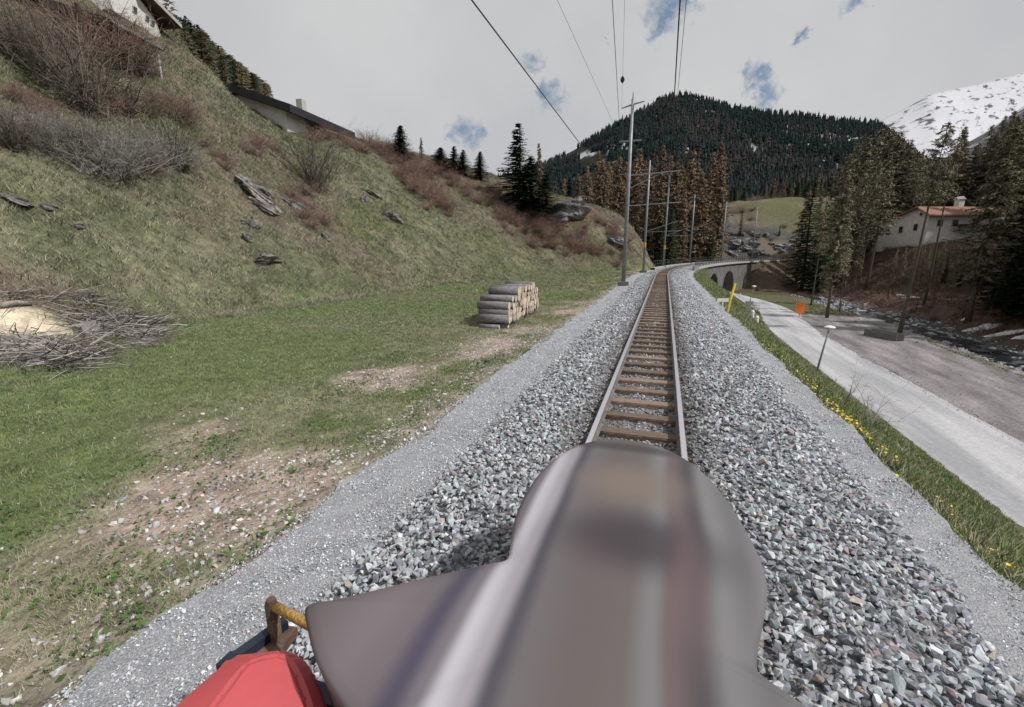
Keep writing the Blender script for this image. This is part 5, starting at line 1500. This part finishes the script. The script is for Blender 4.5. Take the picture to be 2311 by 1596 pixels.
# red cover
rz0 = .62
def red_pts(lst, z): return [vl(G(px, py, z)) for px, py in lst]
low = red_pts([(372, 1612), (430, 1557), (500, 1499), (512, 1478), (560, 1474), (640, 1466), (684, 1478), (706, 1510), (728, 1560), (752, 1625), (740, 1720), (380, 1720)], rz0)
top_ = red_pts([(455, 1625), (500, 1570), (540, 1515), (560, 1494), (590, 1484), (628, 1474), (650, 1482), (672, 1520), (692, 1570), (706, 1630), (700, 1700), (460, 1700)], rz0 + .06)
n = len(low)
V = [Vector((p.x, p.y, rz0 - .45)) for p in low] + low + top_
fs = [(i * n + k, i * n + (k + 1) % n, (i + 1) * n + (k + 1) % n, (i + 1) * n + k) for i in range(2) for k in range(n)] + [tuple(2 * n + k for k in range(n)), tuple(range(n - 1, -1, -1))]
MB().add(V, fs).build('red_cover', M['redcover'], veh, bevel=.018)
# bracket, post, handle
pb = vl(G(624, 1452, .33))
g0 = G(624, 1452, .33)
zt = min((k * .005 for k in range(60, 380)), key=lambda z_: abs(proj((g0.x, g0.y, z_))[1] - 1352))
pt = MB(); pt.tube([pb, (pb.x, pb.y, zt - .03), (pb.x, pb.y, zt)], [.029, .029, .022], 10); pt.tube([(pb.x + .035, pb.y - .02, .33), (pb.x + .02, pb.y - .02, zt - .1)], .012, 6)
pt.build('post', M['rust'], veh)
h0 = Vector((pb.x + .02, pb.y, zt - .035)); h1_ = vl(G(720, 1422, .62))
MB().tube([h0, h0.lerp(h1_, .5), h1_, h1_ + (h1_ - h0) * .6], .022, 10).build('handle', M['handle'], veh, smooth=True)
b0 = vl(G(530, 1482, .40)); b1 = vl(G(622, 1416, .40))
bd = (b1 - b0); ang_ = math.atan2(bd.y, bd.x)
MB().box((b0 + b1) / 2 + Vector((0, 0, -.04)), (bd.length + .1, .05, .10), Matrix.Rotation(ang_, 3, 'Z')).build('side_beam', M['navy'], veh)
MB().box(vl(G(615, 1462, .34)) , (.22, .12, .05), Matrix.Rotation(ang_ + .4, 3, 'Z')).build('foot_plate', M['rust'], veh)
MB().box(vl(G(700, 1560, .3)) + Vector((.1, 0, -.02)), (1.2, .08, .08)).build('cross_bar', M['navy'], veh)

# ------------------------------------------------------------------ grass, flowers, pebbles
M['grass'] = mat('grass_blades', (.85, .85, .85), (1.15, 1.15, 1.15), scale=2, rough=.8, attr=True, spec=.08, up=.7)
def blades(px, py, hgt, wid, cols, lean=.5, nb=6, spread=.06):
    n = len(px) * nb
    bx = np.repeat(px, nb) + rng.normal(0, 1, n) * np.repeat(hgt, nb) * spread * 8; by = np.repeat(py, nb) + rng.normal(0, 1, n) * np.repeat(hgt, nb) * spread * 8
    bz_ = H(bx, by) - .01
    h = np.repeat(hgt, nb) * rng.uniform(.55, 1.2, n); w = np.repeat(wid, nb) * rng.uniform(.7, 1.3, n)
    a = rng.uniform(0, 6.283, n); l = np.abs(rng.normal(lean, .35, n)); b_ = rng.uniform(0, 6.283, n)
    V = np.empty((n, 3, 3))
    V[:, 0] = np.stack([bx - np.cos(a) * w, by - np.sin(a) * w, bz_], 1)
    V[:, 1] = np.stack([bx + np.cos(a) * w, by + np.sin(a) * w, bz_], 1)
    V[:, 2] = np.stack([bx + np.cos(b_) * h * l, by + np.sin(b_) * h * l, bz_ + h], 1)
    c_ = np.repeat(cols, nb, 0) * rng.uniform(.7, 1.35, (n, 1))
    return V.reshape(-1, 3), np.repeat(c_, 3, 0)
GV = []; GC = []
def grass_area(s0, s1, d0, d1, dens, hgt, wid, colf, nb=6, lean=.5, keepf=None):
    n = int((s1 - s0) * abs(d1 - d0) * dens)
    s = rng.uniform(s0, s1, n); d = rng.uniform(min(d0, d1), max(d0, d1), n)
    XY = np.array([track(a, b) for a, b in zip(s, d)])
    x, y = XY[:, 0], XY[:, 1]
    vis = np.array([(-60 < q[0] < 2400 and q[1] < 1680) for q in (proj((a, b, 0)) if (a * 0 + b) > .2 else (9e9, 0, 0) for a, b in zip(x, y))])
    k = vis
    if keepf is not None: k &= rng.random(n) < keepf(s, d, x, y)
    x, y, s, d = x[k], y[k], s[k], d[k]
    c_ = colf(s, d, x, y)
    v, cc = blades(x, y, hgt * rng.lognormal(0, .3, len(x)), np.full(len(x), wid), c_, lean, nb)
    GV.append(v); GC.append(cc)
def pick(w, A_, B_): return np.where(w[:, None], np.array(A_), np.array(B_))
def mead_col(s, d, x, y):
    near_ = sstep(9.0, 4.5, -d)
    dry = rng.random(len(x)) < (.16 + .48 * near_ * sstep(.40, .6, fbm(x, y, 1.1, 12)) + .25 * sstep(.42, .6, fbm(x, y, 5, 11)))
    return pick(dry, (.32, .30, .21), (.158, .196, .09))
def mead_keep(s, d, x, y):
    near_ = sstep(9.0, 4.5, -d)
    dirt = dirtf(s, d, x, y)
    edge = sstep(3.0, 3.9, -d)
    sw_ = sand(x, y, 1.2)
    return np.clip((1 - dirt * .93) * (.25 + .75 * edge) - sw_ * 1.3, 0, 1)
grass_area(-3, 6, -3.0, -9, 620, .05, .0035, mead_col, 6, .7, mead_keep)
grass_area(6, 14, -3.0, -12, 300, .055, .005, mead_col, 6, .7, mead_keep)
grass_area(-8, 6, -9, -18, 200, .06, .006, mead_col, 6, .7, mead_keep)
grass_area(14, 28, -3.0, -18, 90, .06, .009, mead_col, 6, .7, mead_keep)
grass_area(6, 14, -12, -18, 140, .06, .008, mead_col, 6, .7, mead_keep)
grass_area(28, 60, -3.0, -17, 26, .08, .016, mead_col, 6, .7, mead_keep)
def slope_col(s, d, x, y):
    dry = rng.random(len(x)) < .30 + .42 * sstep(.40, .65, fbm(x, y, 1.1, 12)) + .15 * sstep(.5, .65, fbm(x, y, 7, 21))
    return pick(dry, (.29, .275, .20), (.125, .142, .08))
def slope_keep(s, d, x, y): return (.25 + .75 * sstep(.36, .58, fbm(x, y, .9, 81))) * (-d > np.interp(s, TS, FD) - 1.5) * np.clip(1 - 1.6 * sand(x, y, 1.2), 0, 1)
grass_area(-12, 30, -16, -30, 75, .15, .009, slope_col, 9, .8, slope_keep)
grass_area(-10, 45, -30, -62, 32, .20, .014, slope_col, 8, .8, slope_keep)
grass_area(30, 90, -6, -46, 20, .20, .018, slope_col, 8, .8, slope_keep)
grass_area(-10, 60, -17, -44, 5, .22, .012, lambda s, d, x, y: pick(rng.random(len(x)) < .8, (.38, .355, .25), (.13, .145, .07)), 18, .9, lambda s, d, x, y: (-d > np.interp(s, TS, FD) - 1) * np.clip(1 - 1.6 * sand(x, y, 1.3), 0, 1))
def bank_col(s, d, x, y):
    dry = rng.random(len(x)) < .2 + .4 * sstep(.45, .62, fbm(x, y, 1.1, 12)) + .25 * sstep(8, 10.5, d)
    return pick(dry, (.34, .315, .20), (.155, .215, .082))
bkeep = lambda s, d, x, y: sstep(2.75, 3.1, d) * (.65 + .35 * (d < 10.2))
grass_area(.5, 12, 2.8, 10.7, 230, .075, .006, bank_col, 7, .6, bkeep)
grass_area(12, 30, 2.8, 10.7, 90, .09, .010, bank_col, 7, .6, bkeep)
grass_area(30, 80, 2.8, 10.7, 30, .11, .02, bank_col, 7, .6, bkeep)
grass_area(4, 70, 22.9, 25.2, 40, .14, .016, bank_col, 7, .6)
grass_area(70, 84, 15.4, 23, 14, .16, .03, bank_col, 7, .6)
floor_col = lambda s, d, x, y: pick(rng.random(len(x)) < .7, (.14, .09, .07), (.10, .10, .05))
V = np.concatenate(GV); C_ = np.concatenate(GC)
tag(link_mesh('grass', np_mesh('grass', V, [np.arange(len(V)).reshape(-1, 3)], C_), M['grass']), kind='stuff')
print('grass blades', len(V) // 3)
n_ = 9000
t_ = rng.uniform(15, 125, n_); d_ = rng.uniform(33, 50, n_)
ux = C0[0] + t_ * UX + d_ * RX; uy = C0[1] + t_ * UY + d_ * RY
k_ = rng.random(n_) < .15 + .85 * sstep(.42, .6, fbm(ux, uy, 5, 91))
ux, uy = ux[k_], uy[k_]
uv, uc = blades(ux, uy, .55 * rng.lognormal(0, .35, len(ux)), np.full(len(ux), .022), pick(rng.random(len(ux)) < .75, (.21, .125, .10), (.15, .12, .08)), .8, 12, .07)
tag(link_mesh('undergrowth', np_mesh('undergrowth', uv, [np.arange(len(uv)).reshape(-1, 3)], uc), M['grass']), kind='stuff')
# broad-leaved weeds in the worn strip
def weeds(n, s0, s1, d0, d1, size, col, name):
    s = rng.uniform(s0, s1, n); d = rng.uniform(d0, d1, n)
    cl_ = [(rng.uniform(s0, s1), rng.uniform(d0, d1)) for _ in range(max(3, n // 60))]
    ci = rng.integers(0, len(cl_), n)
    s = np.array([cl_[i][0] for i in ci]) + rng.normal(0, .22, n); d = np.clip(np.array([cl_[i][1] for i in ci]) + rng.normal(0, .16, n), min(d0, d1), max(d0, d1))
    XY = np.array([track(a, b) for a, b in zip(s, d)])
    z = H(XY[:, 0], XY[:, 1]) + rng.uniform(.01, .06, n)
    leaf = (np.array([(-.5, -.1, 0), (.1, -.32, .12), (.6, 0, .05), (.1, .32, .12)]), np.array([(0, 1, 2, 3)]))
    return scatter_mesh(name, [leaf], np.column_stack([XY, z]), rng.uniform(.6, 1.3, n) * size, np.array(col) * rng.uniform(.7, 1.4, (n, 1)), M['grass'], .5)
tag(weeds(4200, .5, 12, -6.5, -3.1, .045, (.075, .135, .04), 'weed_leaves'), kind='stuff')
# yellow flowers on the bank, pale pebbles in the worn strip
s = np.concatenate([rng.normal(c_, w_, k_) for c_, w_, k_ in ((8.2, .35, 60), (9.0, .5, 40), (10.5, .8, 34), (7.3, .4, 16), (6.2, .25, 10), (13.5, 1.2, 24), (4.6, .3, 7), (16, 2, 18))]); d = rng.normal(3.2, .16, len(s))
XY = np.array([track(a, b) for a, b in zip(s, d)])
z = H(XY[:, 0], XY[:, 1]) + rng.uniform(.06, .13, len(s))
disc = (np.array([(math.cos(k * 1.047), math.sin(k * 1.047), .25 * (k % 2)) for k in range(6)] + [(0, 0, -.1)]), np.array([(6, k, (k + 1) % 6) for k in range(6)]))
M['petal'] = mat('yellow_petals', (.78, .58, .03), (.85, .68, .08), rough=.7)
tag(scatter_mesh('yellow_flowers', [disc], np.column_stack([XY, z]), rng.uniform(.012, .021, len(s)), np.ones((len(s), 3)), M['petal'], .4), kind='stuff')
n_ = 11000
s = rng.uniform(-1, 16, n_); d = -3.0 - rng.gamma(1.7, 1.35, n_)
XY = np.array([track(a, b) for a, b in zip(s, d)])
dirt = dirtf(s, d, XY[:, 0], XY[:, 1]) + (d > -3.9)
k_ = rng.random(n_) < dirt * .9 + .06
XY = XY[k_]; z = H(XY[:, 0], XY[:, 1]) + .004
tag(scatter_mesh('pebbles', STONES, np.column_stack([XY, z]), np.minimum(rng.lognormal(-4.0, .5, len(XY)), .05), stone_cols(len(XY)) * np.array([1.2, 1.1, 1.02]), M['stone'], .4), kind='stuff')

# stones strayed over the road edge and the lot
n_ = 4200
s = rng.uniform(0, 66, n_); d = np.where(rng.random(n_) < .5, rng.normal(15.35, .25, n_), rng.uniform(15.4, 23.2, n_))
XY = np.array([track(a_, b_) for a_, b_ in zip(s, d)])
tag(scatter_mesh('road_grit', OCT, np.column_stack([XY, np.full(n_, -5.80)]), rng.lognormal(-3.7, .4, n_), stone_cols(n_) * .75, M['stone'], .5), kind='stuff')
